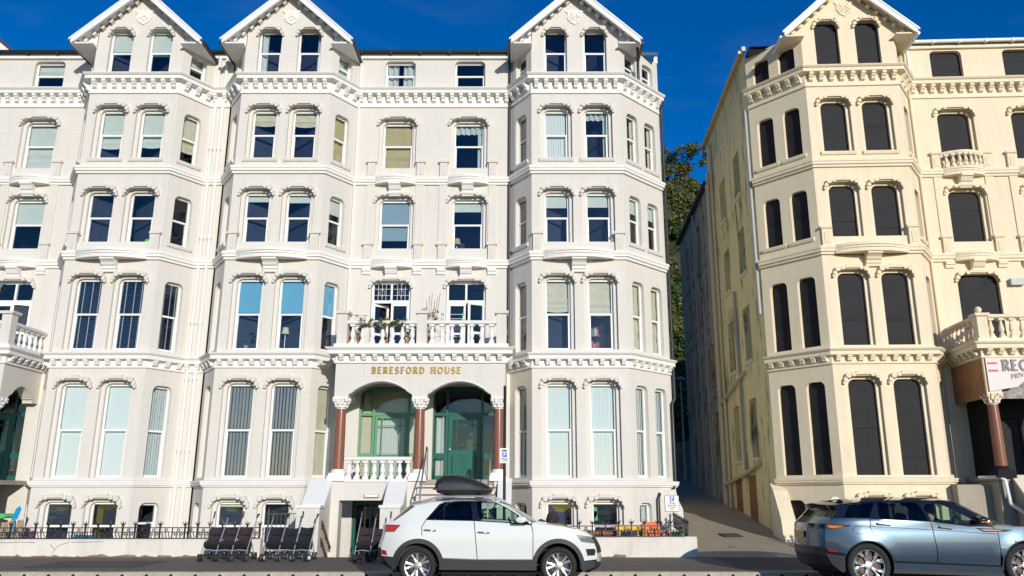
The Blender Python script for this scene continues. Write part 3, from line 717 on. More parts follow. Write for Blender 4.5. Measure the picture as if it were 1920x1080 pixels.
def arch_head(w, zs, zc):
    a = [(-w / 2, zs), (-w / 2 + .015, zs + .07), (-w / 2 + .05, zs + .11), (-w / 2 + .10, zs + .115), (-w / 2 + .11, zs + .15), (-w / 2 + .15, zs + .155)]
    n = 9; x0 = -w / 2 + .16; z0 = zs + .17
    arc = [(x0 + (-x0) * math.sin(R(90 * k / n)) * 1.0, z0 + (zc - z0) * (1 - (1 - math.sin(R(90 * k / n))) ** 2)) for k in range(n + 1)]
    arc = [(x0 * (1 - k / n), z0 + (zc - z0) * (1 - (1 - k / n) ** 2)) for k in range(n + 1)]
    l = a + arc; return l + [(-x, z) for x, z in reversed(l[:-1])]
def porch(root, xl, xr, yf, ym, S, cols=True, arches=2, balcony=True, ret=(True, True), piers=None, front=True):
    """projecting porch: arched front carried on columns, cornice, balcony balustrade above"""
    zs, zc, zt = 4.24, 4.66, Z['b0']
    W = xr - xl; FF = Facet((xl, yf), (xr, yf)); FR = Facet((xr, yf), (xr, ym)); FL = Facet((xl, ym), (xl, yf))
    cw = (W - .36) / arches
    if front:
        ops = [dict(s=.18 + cw * (i + .5), w=cw - .40, z0=zs - .001, head=arch_head(cw - .40, zs, zc), depth=.34, sill=False) for i in range(arches)]
        put('porch_wall', wall_mesh(W, [(zs, zt, ops)]).mesh('porch_wall', S['wall']), root, FF.at(0))
        # back skin and soffits of the piers
        build(MB().box(.34, W - .34, .34, .36, zc + .02, zt), 'porch_wall', S['wall'], root, loc=FF.at(0))
        mb = MB()
        for i in range(arches + 1): mb.box(max(0.003, .18 + cw * i - .2), min(W - .003, .18 + cw * i + .2), .003, .337, zs - .012, zs + .004)
        build(mb, 'pier_soffit', S['wall'], root, loc=FF.at(0))
        for i in range(arches):
            h = arch_head(cw - .40, zs, zc); mb = MB(); pts = [(p[0], -.012, p[1] + .03) for p in h[6:-6]]
            mb.tube(pts, .022, 6); build(mb, 'arch_moulding', S['trim'], root, loc=(xl + .18 + cw * (i + .5), yf, 0), smooth=60)
    D = ym - yf
    for F, ok in ((FL, ret[0]), (FR, ret[1])):
        if ok:
            op = dict(s=.95, w=1.15, z0=zs - .001, head=arch_head(1.15, zs, zc), depth=.3, sill=False)
            put('porch_wall', wall_mesh(D, [(zs, zt, [op])]).mesh('porch_wall', S['wall']), root, F.at(0), F.rz)
    build(MB().box(xl + .02, xr - .02, yf + .02, ym, zt - .25, zt), 'porch_ceiling', S['wall'], root)
    if cols:
        for i in range(arches + 1): column(root, xl + .18 + cw * i, yf + .17, 2.30, 3.93, S)
    pts = [(xl, ym), (xl, yf), (xr, yf), (xr, ym)]
    run_cornice(root, pts, Z['b0'], Z['b1'], S['trim'], .24, True, .2)
    # balcony
    build(MB().box(xl - .08, xr + .08, yf - .08, ym, Z['b1'] + .005, Z['b1'] + .12), 'balcony_floor', S['trim'], root)
    if balcony:
        z0 = Z['b1'] + .12; pw = .30
        px = piers or [xl + .12, (xl + xr) / 2, xr - .12]
        ph = S.get('pier_h', .86); pm = cached(('bpier', S['trim']), lambda: MB().box(-.14, .14, -.14, .14, 0, ph).prism([(-.18, ph), (-.20, ph + .04), (-.20, ph + .08), (.20, ph + .08), (.20, ph + .04), (.18, ph)], -.2, .2).mesh('balcony_pier', S['wall']))
        for x in px: put('balcony_pier', pm, root, (x, yf + .10, z0))
        Fb = Facet((xl, yf + .10), (xr, yf + .10))
        for a, b in zip(px, px[1:]): balustrade(root, Fb, a + .14 - xl, b - .14 - xl, z0, 7, S['trim'], .58)
        for F, ok, sgn in ((Facet((xl + .12, ym), (xl + .12, yf + .24)), ret[0], 0), (Facet((xr - .12, yf + .24), (xr - .12, ym)), ret[1], 1)):
            if ok: balustrade(root, F, 0.0, F.L, z0, 6, S['trim'], .58)
WHITE = dict(wall='wall', trim='trim', white='white', gutter='gutter', board=False)
CREAM = dict(wall='cream', trim='cream_trim', white='white', gutter='white', board=True, colbase='dark', pier_h=.62)
# ================================================================== THE WHITE TERRACE
def joinery(root, F, s, z0, z1, w, door=False, y=.16):
    """green timber screen: sidelights, top lights and either a panelled door or an opened casement"""
    g = .07; tz = z0 + 1.92
    c = F.at(s, y, 0); xa, xb = -w / 2, w / 2; la, lb = xa + .40, xb - .40
    mb = MB()
    for x in (xa, la, lb, xb): mb.box(x - g / 2, x + g / 2, 0, .09, z0, z1)
    mb.box(xa, xb, .004, .086, tz - .045, tz + .045); mb.box(xa, xb, .004, .086, z1 - .08, z1 + .02)
    for a, b in ((xa, la), (lb, xb)):
        mb.box(a + g / 2, b - g / 2, .006, .08, z0, z0 + .14); mb.box(a + g / 2, b - g / 2, .006, .08, z0 + .62, z0 + .78)
    o = build(mb, 'door_screen', 'green' if door else 'sage', root, loc=c, rz=F.rz)
    for a, b in ((xa, la), (la, lb), (lb, xb)):
        ww = b - a - g
        put('pane', pane_mesh(ww, z1 - tz - .125), o, ((a + b) / 2, .04, tz + .045))
        if (a, b) != (la, lb):
            put('pane', pane_mesh(ww, tz - .045 - z0 - .78), o, ((a + b) / 2, .04, z0 + .78)); put('pane', pane_mesh(ww, .48), o, ((a + b) / 2, .04, z0 + .14))
    lw = lb - la - g - .02
    mb = MB(); h = tz - .05 - z0
    if door:
        for x in (-lw / 2 + .055, lw / 2 - .055): mb.box(x - .055, x + .055, -.01, .05, 0, h)
        for zz, t in ((.10, .10), (.78, .08), (h - .06, .06)): mb.box(-lw / 2 + .11, lw / 2 - .11, -.006, .045, zz - t, zz + t)
        mb.box(-.035, .035, -.006, .045, .2, .70)
        for xx in (-.19, .19): mb.box(xx - .15, xx + .15, .012, .04, .2, .70)
        for xx in (-lw * .24, lw * .24): mb.box(xx - .012, xx + .012, 0, .03, .86, h - .12)
        for zz in (1.02, h - .28): mb.box(-lw / 2 + .11, lw / 2 - .11, 0, .03, zz - .012, zz + .012)
        d = build(mb, 'door', 'green', root, loc=F.at(s + (la + lb) / 2, y + .03, z0 + .01), rz=F.rz)
        put('pane', pane_mesh(lw - .22, h - .12 - .86), d, (0, .016, .86))
        build(MB().lathe([(.03, -.07), (.035, -.05), (.02, -.03), (.02, 0)], 10, axis='y'), 'door_knob', 'chrome', d, loc=(-lw / 2 + .06, -.01, .88), smooth=60)
    else:
        for x in (-lw / 2 + .035, lw / 2 - .035): mb.box(x - .035, x + .035, 0, .045, 0, h)
        for zz in (.04, h - .04): mb.box(-lw / 2 + .07, lw / 2 - .07, .003, .04, zz - .04, zz + .04)
        for xx in (-lw * .28, lw * .28): mb.box(xx - .012, xx + .012, .005, .03, .08, h - .08)
        for zz in (.75, h - .3): mb.box(-lw / 2 + .07, lw / 2 - .07, .005, .03, zz - .012, zz + .012)
        d = build(mb, 'glazed_door', 'sage', root, loc=F.at(s + (la + lb) / 2, y + .03, z0 + .01), rz=F.rz)
        put('pane', pane_mesh(lw - .14, h - .16), d, (0, .02, .08))
        put('blind', vertical(lb - la, h, 'curtain', 25, .07), o, ((la + lb) / 2, .20, z0))
    put('room_interior', room_mesh(w, z1 - z0, 'room'), o, (0, .45, z0))
    for k, (a, b) in enumerate(((xa, la), (lb, xb))):
        if not door: put('blind', roller(b - a - .05, h, 'creamb', 1.0), o, ((a + b) / 2, .13, z0))
        elif k == 0: put('curtain', curtain(-.16, .1, h, 'curtain', .1, 11), o, ((a + b) / 2, .18, z0))
    if not door: put('blind', roller(w - .1, z1 - z0, 'creamb', .27), o, (0, .17, z0))
def french(root, F, s, spec, leaded=False, open_l=True):
    z0, z1, w = 5.68, 8.0, 1.20; y = .12; tz = 7.40
    mb = MB()
    for x in (-w / 2 + .03, w / 2 - .03): mb.box(x - .03, x + .03, 0, .07, z0, z1 + .02)
    mb.box(-.03, .03, .002, .068, tz, z1); mb.box(-w / 2, w / 2, .004, .066, tz - .05, tz + .04); mb.box(-w / 2, w / 2, .004, .066, z1 - .05, z1 + .02); mb.box(-w / 2, w / 2, .004, .066, z0, z0 + .06)
    o = build(mb, 'window', 'upvc', root, loc=F.at(s, y, 0), rz=F.rz)
    for sg in (-1, 1):
        put('pane', pane_mesh(w / 2 - .10, z1 - tz - .10), o, (sg * (w / 4 - .005), .03, tz + .045))
        if leaded:
            mb = MB(); q = sg * (w / 4 - .005)
            for xx in (-.12, 0, .12): mb.box(q + xx - .005, q + xx + .005, .02, .026, tz + .05, z1 - .06)
            for zz in (.2, .4): mb.box(q - .24, q + .24, .021, .025, tz + zz - .005, tz + zz + .005)
            mb.tube([(q, .022, tz + .14), (q - .09, .022, tz + .28), (q, .022, tz + .44), (q + .09, .022, tz + .28)], .006, 4, closed=True)
            build(mb, 'leading', 'upvc', o)
        lm = MB(); lw, lh = w / 2 - .05, tz - .05 - z0 - .07
        lm.box(0, .07, 0, .05, 0, lh); lm.box(lw - .07, lw, 0, .05, 0, lh); lm.box(.07, lw - .07, .002, .048, 0, .1); lm.box(.07, lw - .07, .002, .048, lh - .08, lh); lm.box(.07, lw - .07, .002, .048, .62, .69)
        me = cached(('leaf', lw), lambda: lm.mesh('casement', 'upvc'))
        ang = 0
        if sg < 0 and open_l == 'in': ang = 38
        if sg > 0 and open_l == 'out': ang = 180 + 28
        if sg < 0: c = put('casement', me, root, F.at(s - w / 2 + .05, y + .01, z0 + .065), F.rz + R(ang))
        else: c = put('casement', me, root, F.at(s + (.0 if ang == 0 else w / 2 - .05), y + (.01 if ang == 0 else .05), z0 + .065), F.rz + R(ang))
        put('pane', pane_mesh(lw - .14, lh - .18), c, (lw / 2, .025, .1))
    blind_objs(o, w - .05, 0, None)
    if spec: put('curtain', curtain(.25, .55, 1.9, spec, 0, 4), o, (0, .35, z0))
    put('room_interior', room_mesh(w, z1 - z0, 'room'), o, (0, .6, z0))
    h = put('hood_mould', hood_mesh(1.22, 0, 'wall'), root, F.at(s, 0, 8.02), F.rz)

YM = .95; OB = (.65, .95)
def house(name, rx, label, bays, cols, mainspec, right_end=False, left_bay=True, lettering=None, xleft=-2.52, xright_extra=0):
    root = tag(empty(name, (rx, 23.0, 0)), label, 'building')
    S = WHITE; bl, br = (-5.96, -3.17), (3.16, 5.96)
    FM = Facet((xleft, YM), (2.51, YM)); cs = [c - xleft for c in cols]
    ground = [dict(s=-1.01 - xleft, w=1.86, z0=2.05, head=head(1.86, 4.78, .5, 6, .3), depth=.15, sill=True), dict(s=1.17 - xleft, w=1.86, z0=2.05, head=head(1.86, 4.78, .5, 6, .3), depth=.15, sill=True)]
    rows = main_rows(cs, True, ground)
    rows[0] = (1.9, Z['b0'], ground); rows.insert(0, (-.55, 1.9, [dict(s=-1.45 - xleft, w=1.1, z0=-.5, z1=1.5, r=.02, depth=.2)]))
    put('wall', wall_mesh(FM.L, rows).mesh('wall', 'wall'), root, FM.at(0))
    for c, sp in zip(cs, mainspec): main_window_col(root, FM, c, S, sp)
    for k, (c, sp) in enumerate(zip(cs, mainspec)): french(root, FM, c, sp.get('1'), leaded=(k == 0), open_l='in' if k == 0 else 'out')
    joinery(root, FM, -1.01 - xleft, 2.05, 4.74, 1.84, False); joinery(root, FM, 1.17 - xleft, 2.05, 4.74, 1.84, True)
    pts = []
    if left_bay:
        bay(root, *bl, 0, YM, OB, OB, S, bays[0], 'chevron'); lp = [(bl[0] - .65, YM), (bl[0], 0), (bl[1], 0), (bl[1] + .65, YM)]
    else: lp = [(xleft, YM)]
    dr = (1.45, 1.47) if right_end else OB
    bay(root, *br, 0, YM, OB, dr, S, bays[1], 'date' if right_end else 'chevron', nr=2 if right_end else 1)
    rp = [(br[0] - .65, YM), (br[0], 0), (br[1], 0), (br[1] + dr[0], dr[1])]
    full = lp + rp
    if xright_extra:
        full = full + [(br[1] + dr[0] + xright_extra, YM)]
        FX = Facet((br[1] + dr[0], YM), (br[1] + dr[0] + xright_extra, YM)); put('wall', wall_mesh(FX.L, [(-.55, 15.75, [])]).mesh('wall', 'wall'), root, FX.at(0))
        gutter_run(root, FX, -.1, FX.L + .1, 'gutter')
    run_cornice(root, full, Z['a0'], Z['a1'], 'trim'); run_string(root, full, Z['s0'], Z['s1'], 'trim'); run_string(root, full, Z['l0'], Z['l1'], 'trim')
    for p in ([lp] if left_bay else []) + [rp + ([full[-1]] if xright_extra else [])]:
        run_cornice(root, p, Z['b0'], Z['b1'], 'trim', .22, True, .2); run_string(root, p, Z['sill0'], Z['sill1'], 'trim', .13, 'sill_course')
    gutter_run(root, FM, 0, FM.L, 'gutter')
    # main roof
    xr_ = (br[1] + dr[0] + xright_extra) if not right_end else br[1] + dr[0] - .05; xl_ = (bl[0] - .65) if left_bay else xleft
    mb = MB(); mb.prism([(YM - .12, 15.82), (YM + 4.0, 18.3), (YM + 8, 15.82), (YM + 8, 15.72), (YM + 4.0, 18.2), (YM - .12, 15.72)], xl_, xr_, 'x'); build(mb, 'roof', 'slate', root)
    build(MB().box(xl_, xr_ - .02, YM + 7.6, YM + 7.9, -.5, 15.7), 'rear_wall', 'rear', root)
    # porch
    porch(root, -2.28, 2.42, -.85, YM, S)
    build(MB().box(-2.28, 2.42, -.80, YM - .004, 1.92, 2.04), 'porch_floor', 'concgrey', root)
    build(MB().box(-1.98, -.19, -.83, -.48, 1.50, 2.045), 'porch_wall', 'wall', root); build(MB().box(-1.98, -.19, -.87, -.79, 1.98, 2.03), 'plinth', 'trim', root)
    for x0, x1 in ((-2.30, -1.98), (-.19, .13)): build(MB().box(x0, x1, -.86, -.45, -.5, 1.985), 'porch_pier', 'wall', root)
    build(MB().box(2.13, 2.46, -.86, -.45, -.5, 1.985), 'porch_pier', 'wall', root)
    Fb = Facet((-2.28, -.68), (2.42, -.68)); balustrade(root, Fb, .36, 2.19, 2.045, 8, 'trim', .50)
    # steps and flanks
    mb = MB(); sm = MB(); n = 10
    for i in range(n):
        z = 2.03 - i * .185; y = -.55 - i * .20; mb.box(.1, 2.2, y - .2, -.3 - .001 * i, z - .5, z - .02)
        st = build(MB().box(.08, 2.22, y - .22, y + .01, z - .035, z + .0), 'step', 'brownstep', root)
    build(mb, 'stair_core', 'wall', root)
    for x0, x1 in ((-2.78, -2.2), (-.68, -.18), (2.25, 2.60)):
        poly = [(-.80, 2.0), (-1.62, 1.33), (-2.02, 1.33), (-2.02, -.5), (-.80, -.5)]
        build(MB().prism(poly, x0, x1, 'x'), 'flank_wall', 'wall', root)
        cp = [(-.80, 2.0), (-1.60, 1.34), (-1.60, 1.40), (-.80, 2.07)]
        build(MB().prism(cp, x0 - .01, x1 + .01, 'x'), 'coping', 'white', root); build(MB().box(x0 - .03, x1 + .03, -2.06, -1.56, 1.325, 1.39), 'coping', 'white', root)
    # basement door and lamp
    fr = MB(); fr.box(-.52, -.45, 0, .08, 0, 1.98); fr.box(.45, .52, 0, .08, 0, 1.98); fr.box(-.45, .45, 0, .08, 1.86, 1.98); fr.box(-.06, .0, 0, .07, 0, 1.86)
    d = build(fr, 'basement_door', 'green', root, loc=(-1.45, YM + .08, -.5)); put('pane', pane_mesh(.39, 1.8), d, (-.255, .04, .03)); put('pane', pane_mesh(.45, 1.8), d, (.225, .04, .03)); put('room_interior', room_mesh(1.0, 1.9, 'room'), d, (0, .3, 0))
    lm = build(MB().box(-.19, .19, -.08, 0, -.045, .045), 'bulkhead_lamp', 'greypipe', root, loc=(-1.12, -.83, 1.62)); build(MB().box(-.17, .17, -.10, -.078, -.03, .03), 'lamp_cover', 'upvc', lm)
    # steel stair rails
    for x in (.30, 2.02):
        mb = MB(); mb.tube([(x, -.62, 2.0), (x, -.62, 2.85), (x, -.80, 2.90), (x, -1.9, 1.75), (x, -1.9, .75)], .022, 8); mb.tube([(x, -.74, 1.9), (x, -.74, 2.86)], .018, 6)
        build(mb, 'stair_rail', 'steel', root, smooth=60)
    for k, zz in enumerate((0, -.42)):
        mb = MB(); a, b = Vector((-2.16, -1.86, 1.02 + zz)), Vector((-2.12, -.95, .30 + zz)); mb.tube([a, b], .022, 6)
        rl = build(mb, 'wooden_handrail', 'wood', root)
        mb = MB(); off = Vector((0, 0, -.09)); mb.tube([a + off, b + off], .012, 5)
        for t in (.12, .5, .88):
            p = a.lerp(b, t); mb.tube([p, p + off * 1.3, p + off * 1.3 - Vector((.04, 0, 0))], .01, 5)
        build(mb, 'bracket', 'iron', rl)
    return root
T_ = lambda fr=.35: ('roll', 'teal', fr)
specs1 = {'gable': (('roll', 'teal', .42), ('roll', 'teal', .52), None, ('roman', 'teal', .5, 2)), '3': (('roman', 'teal', .72, 1), ('roman', 'teal', .70, 2), ('roll', 'creamb', .5), ('roman', 'creamb', .72, 3)),
          '2': (None, None, None, None), '1': (('ven',), ('ven',), ('ven',), ('ven',)), 'g': (('vert', 'mint'), ('vert', 'mint'), ('vert', 'mint'), ('vert', 'mint')), 'base': ('yellow', 'yellow', None, None)}
specs2 = {'gable': (('cl', 'curtain', .35), ('cr', 'curtain', .2), None, ('roll', 'teal', 1.0)), '3': (('roman', 'creamb', .26, 4), ('roman', 'creamb', .28, 5), None, ('roman', 'tan', .97, 6)),
          '2': (('roll', 'teal', .14), ('roll', 'teal', .16), None, ('roll', 'teal', .32)), '1': (('roll', 'bluebl', .46), ('roll', 'bluebl', .46), None, ('roll', 'bluebl', .48)),
          'g': (('vert', 'greyslat', 68, .085), ('vert', 'greyslat', 68, .085), None, ('roll', 'creamb', 1.0)), 'base': (('roll', 'teal', .1), None, None, None)}
specs3 = {'gable': (None, None, None, None), '3': (('vert', 'mint', 20), [('cr', 'curtain', .22), ('val', 'curtain', .16)], ('cr', 'browncurt', .8), ('cb', 'creamb', .3)),
          '2': (('roll', 'teal', .26), ('roll', 'teal', .25), ('val', 'browncurt', .6), ('roll', 'teal', .3)), '1': (('roman', 'creamb', .44, 7), ('roman', 'creamb', .50, 8), ('roman', 'browncurt', .7, 2), ('roman', 'creamb', .97, 9)),
          'g': (('vert', 'mint'), ('vert', 'mint'), ('vert', 'greyslat'), ('vert', 'mint')), 'base': (None, None, None, ('cr', 'curtain', .4))}
ber = house('terraced_house', -2.97, 'white rendered house with gold lettering over its arched porch', (specs2, specs3), (-1.15, 1.15),
      ({'attic': [('cb', 'curtain', .42)], '3': ('roman', 'tan', .98, 11), '2': ('roll', 'greybl', .78), '1': None}, {'attic': None, '3': [('cr', 'curtain', .22), ('val', 'curtain', .2)], '2': ('roll', 'teal', .2), '1': None}), right_end=True)
hA = house('terraced_house', -16.86, 'white rendered house at the left edge with a pale shield without letters on its gable', (None, specs1), (-1.15, 1.15),
      ({}, {'attic': ('roman', 'teal', .42, 3), '3': ('roman', 'teal', .92, 12), '2': ('roll', 'teal', .46), '1': 'curtain'}), left_bay=False, xright_extra=.62)
# end wall of the lettered house beside the lane
F_ = Facet((5.96 + 1.45, 1.47), (5.96 + 1.45, 8.9)); put('wall', wall_mesh(F_.L, [(-.55, 15.85, [])]).mesh('wall', 'wall'), ber, F_.at(0), F_.rz)
build(MB().box(7.30, 7.43, 1.40, 8.9, 15.75, 16.0), 'parapet', 'trim', ber)
F_ = Facet((5.96 + 1.45 - .9, 1.47 + .0), (5.96 + 1.45, 1.47))
# gold letters
mb = MB(); s_ = 'BERESFORD HOUSE'; h_ = .165; wtot = text_width(s_, h_, .30)
text_mb(s_, h_, 0.22, .11, .035, .30, True, -wtot / 2, 0, mb); build(mb, 'lettering', 'gold', ber, loc=(-.04, -.852, 4.90))
# rain pipes of the terrace
downpipe(hA, [(6.78, YM - .07, 15.7), (6.78, YM - .07, -.5)], 'trim', .05); downpipe(hA, [(7.02, YM - .07, 15.7), (7.02, YM - .07, -.5)], 'trim', .055)
for x in (6.78, 7.02):
    for z in (2.9, 5.0, 6.7, 9.4, 12.4): build(MB().lathe([(.07, -.05), (.075, -.03), (.075, .03), (.07, .05)], 10), 'pipe_collar', 'trim', hA, loc=(x, YM - .07, z))
downpipe(ber, [(-2.44, YM - .06, 15.7), (-2.44, YM - .06, 5.7)], 'trim', .04); downpipe(ber, [(2.46, YM - .06, 15.7), (2.46, YM - .06, 5.75)], 'gutter', .045)
xe, ye = 7.36, 1.36
downpipe(ber, [(xe + .12, ye + .05, 14.5), (xe + .12, ye + .05, 4.45), (xe + .02, ye - .02, 4.3), (xe + .02, ye - .02, 2.0)], 'gutter', .05)
downpipe(ber, [(xe - .02, ye - .04, 2.0), (xe - .08, ye - .1, 1.72), (xe - .55, ye - .55, 1.66), (xe - .62, ye - .62, 1.5), (xe - .62, ye - .62, -.4)], 'gutter', .055)
build(MB().lathe([(.05, 0), (.05, .05), (.10, .18), (.10, .25), (.04, .25)], 10), 'hopper', 'gutter', ber, loc=(xe + .12, ye + .05, 14.1))
# black downpipe at the gable end
downpipe(ber, [(6.55, -.05, 15.5), (6.6, .35, 15.0), (6.6, .35, 14.5)], 'gutter', .045)
# dormer peeping over the roof at the far left
mb = MB(); mb.prism([(-2.5, 15.9), (-.45, 15.9), (-.45, 16.15), (-1.5, 17.0), (-2.5, 16.15)], 2.0, 4.5); dm_ = build(mb, 'dormer', 'trim', hA); build(MB().prism([(-1.5, 17.02), (-.3, 16.05), (-.3, 16.13), (-1.5, 17.12)], 1.9, 4.5), 'dormer_roof', 'slate', dm_)

# ================================================================== THE BOARDED CREAM BUILDING
TH = R(-2.6)
cr = tag(empty('boarded_hotel', (8.72, 22.7, .07), TH), 'cream rendered building with dark boarded windows and a pink sign over its porch', 'building')
S = CREAM
bay(cr, 0, 2.86, 0, YM, (1.43, 1.47), OB, S, {}, 'date', nl=2, nr=1, soft_l=True)
FM = Facet((3.51, YM), (9.6, YM)); cs = [1.365, 3.665, 5.4]
rows = main_rows(cs[:2], True, [])
rows[0] = (-.2, Z['b0'], [dict(s=1.5, w=1.9, z0=2.05, head=head(1.9, 4.7, .4, 5, .3), depth=.2), dict(s=3.7, w=1.9, z0=2.05, head=head(1.9, 4.7, .4, 5, .3), depth=.2)])
put('wall', wall_mesh(FM.L, rows).mesh('wall', 'cream'), cr, FM.at(0), FM.rz)
for c in cs[:2]:
    main_window_col(cr, FM, c, S, {}); put('hood_mould', hood_mesh(1.22, 0, 'cream'), cr, FM.at(c, 0, 8.02), FM.rz)
    put('window_board', MB().box(-.63, .63, 0, .02, 5.6, 8.1).mesh('window_board', 'board'), cr, FM.at(c, .12, 0), FM.rz)
for s in (1.5, 3.7):
    mb = MB().box(-1.0, 1.0, 0, .03, 2.0, 4.75)
    pb = build(mb, 'door_board', 'board', cr, loc=FM.at(s, .1, 0), rz=FM.rz)
    mb = MB()
    for x in (-.5, .52): mb.box(x - .04, x + .04, -.03, 0, 2.05, 3.7)
    mb.box(-.98, .98, -.03, -.001, 3.70, 3.76); build(mb, 'batten', 'board', pb)
full = [(-1.43, 1.47), (0, 0), (2.86, 0), (3.51, YM), (9.6, YM)]
run_cornice(cr, full, Z['a0'], Z['a1'], 'cream_trim'); run_string(cr, full, Z['s0'], Z['s1'], 'cream_trim'); run_string(cr, full, Z['l0'], Z['l1'], 'cream_trim')
run_cornice(cr, full[:4], Z['b0'], Z['b1'], 'cream_trim', .22, True, .2); run_string(cr, full[:4], Z['sill0'], Z['sill1'], 'cream_trim', .13, 'sill_course')
gutter_run(cr, FM, 0, FM.L, 'white')
# small bowed balustrade on the third floor
n = 7; w_ = 1.2
for i in range(n):
    t = (i + .5) / n; yy = -(.12 + .20 * math.sin(math.pi * t))
    put('baluster', baluster_mesh('cream_trim', .42, .06), cr, FM.at(cs[0] - w_ / 2 + w_ * t, yy, Z['s1'] + .015), FM.rz)
pts = [FM.at(cs[0] - w_ / 2 + w_ * i / 10, -(.12 + .20 * math.sin(math.pi * i / 10)), Z['s1'] + .48) for i in range(11)]
build(MB().tube(pts, .07, 8), 'hand_rail', 'cream_trim', cr, smooth=60)
# porch: columns, pink sign, plywood and black hoarding
px0, px1 = 3.75, 8.45
porch(cr, px0, px1, -.85, YM, S, cols=True, ret=(True, False), front=True, piers=[px0 + .12, (px0 + px1) / 2, px1 - .12])
build(MB().lathe([(.06, 0), (.05, .04), (.10, .08), (.13, .15), (.13, .2), (.08, .28), (.01, .31)], 14), 'ball_finial', 'cream_trim', cr, loc=(px0 + .12, -.75, Z['b1'] + .12 + .70), smooth=60, sc=(.7, .7, .7))
m_, nt_, N_, L_, b_ = new_mat('pale_pink_sign'); b_.inputs['Base Color'].default_value = (.70, .56, .54, 1); b_.inputs['Roughness'].default_value = .45; M['pink'] = m_
M['signred'] = pmat('sign_red', (.62, .02, .04), .5); M['signgrey'] = pmat('sign_grey', (.13, .15, .16), .5); M['whitebrick'] = pmat('grey_stone', (.36, .34, .32), .9, noise=.6, nscale=7)
hl = arch_head(1.6, 4.22, 4.62)[6:-6]; scx = px0 + .18 + 2.17 * .5 + .05
sg = build(MB().prism([(px0 + .05, 4.26), (px0 + .05, 5.17), (px0 + 4.4, 5.17), (px0 + 4.4, 4.26), (px0 + 3.3, 4.26)] + [(scx + p[0] * .8, p[1]) for p in reversed(hl)], -.90, -.87), 'porch_sign', 'pink', cr)
mb = MB(); text_mb('REG', .27, .26, .15, .02, .16, True, px0 + .46, 4.83, mb, -.90); build(mb, 'sign_lettering', 'signgrey', sg)
mb = MB(); text_mb('PRIVATE', .115, .14, .09, .012, .14, True, px0 + .66, 4.60, mb, -.90, .20); build(mb, 'sign_lettering', 'signgrey', sg)
build(MB().box(px0 + .09, px0 + .34, -.912, -.899, 5.00, 5.05).box(px0 + .09, px0 + .34, -.912, -.899, 4.80, 4.85), 'red_bars', 'signred', sg)
build(MB().box(scx - .95, scx + .95, -.62, -.55, 4.1, 4.7), 'arch_infill', 'whitebrick', cr)
build(MB().box(px0 - .03, px0 + .0, -.84, YM - .01, 4.10, 5.16), 'plywood_panel', 'ply', cr)
build(MB().box(px0 + .28, px0 + .31, -.42, YM - .01, 2.05, 4.12), 'hoarding', 'dark', cr); build(MB().box(px0 + .28, px0 + .32, -.46, -.40, 2.05, 4.12), 'hoarding_post', 'dark', cr)
build(MB().box(px0 - .02, px0 + 4.7, -.80, YM - .01, 1.93, 2.04), 'porch_floor', 'concgrey', cr)
build(MB().box(px0 + .0, px0 + 4.6, -.78, YM - .01, -.2, 1.92), 'porch_base', 'concgrey', cr)
build(MB().box(2.87, px0 + .0, -.35, YM, -.2, 1.84), 'porch_base', 'concgrey', cr)
for x0, x1 in ((px0 + .35, px0 + .95), (px0 + 2.6, px0 + 3.0)):
    build(MB().prism([(-.80, 1.98), (-2.1, .75), (-2.1, -.2), (-.80, -.2)], x0, x1, 'x'), 'flank_wall', 'concgrey', cr); build(MB().prism([(-.80, 2.0), (-2.12, .76), (-2.12, .84), (-.80, 2.08)], x0 - .02, x1 + .02, 'x'), 'coping', 'cream_trim', cr)
for i in range(8): build(MB().box(px0 + .96, px0 + 2.59, -.8 - i * .2, -.5 - .0 * i, 1.85 - i * .22 - .25, 1.87 - i * .22), 'step', 'concgrey', cr)
downpipe(cr, [(px0 - .25, -.30, 2.02), (px0 + .0, -.86, 2.02), (px0 + .10, -.92, 1.95), (px0 + .14, -.95, 1.35), (px0 + .95, -2.2, .35)], 'white', .05)
downpipe(cr, [(px0 - .2, YM - .08, 15.7), (px0 - .2, YM - .08, 5.9)], 'cream_trim', .035); 
downpipe(cr, [(px0 - .12, YM - .1, 15.75), (px0 - .1, YM - .06, 15.4), (px0 - .1, YM - .06, 14.6)], 'white', .045)
# floodlight box
build(MB().box(-.2, .2, -.16, 0, -.1, .1), 'flood_lamp', 'greypipe', cr, loc=FM.at(2.45, 0, 7.75), rz=FM.rz)
# splayed plinth at the lane corner
build(MB().prism([(1.55, 1.9), (1.55, -.2), (.30, -.2), (.55, .9), (1.2, 1.7)], -1.62, -1.22, 'x'), 'buttress', 'cream', cr)
build(MB().prism([(.62, 1.35), (.45, 1.25), (.35, -.2), (.62, -.2)], -.72, -.40, 'x'), 'buttress', 'cream', cr)
# roof
rf = MB(); y0_, y1_, ym_, zr_, ze_ = YM - .12, YM + 6.9, YM + 3.4, 17.1, 15.82
rf.quad((-1.4, y0_, ze_), (10, y0_, ze_), (10, ym_, zr_), (3.0, ym_, zr_)); rf.quad((10, y1_, ze_), (-1.4, y1_, ze_), (3.0, ym_, zr_), (10, ym_, zr_)); rf.quad((-1.4, y1_, ze_), (-1.4, y0_, ze_), (3.0, ym_, zr_)); rf.quad((-1.4, y0_, ze_ - .1), (10, y0_, ze_ - .1), (10, y1_, ze_ - .1), (-1.4, y1_, ze_ - .1))
build(rf, 'roof', 'slate', cr)
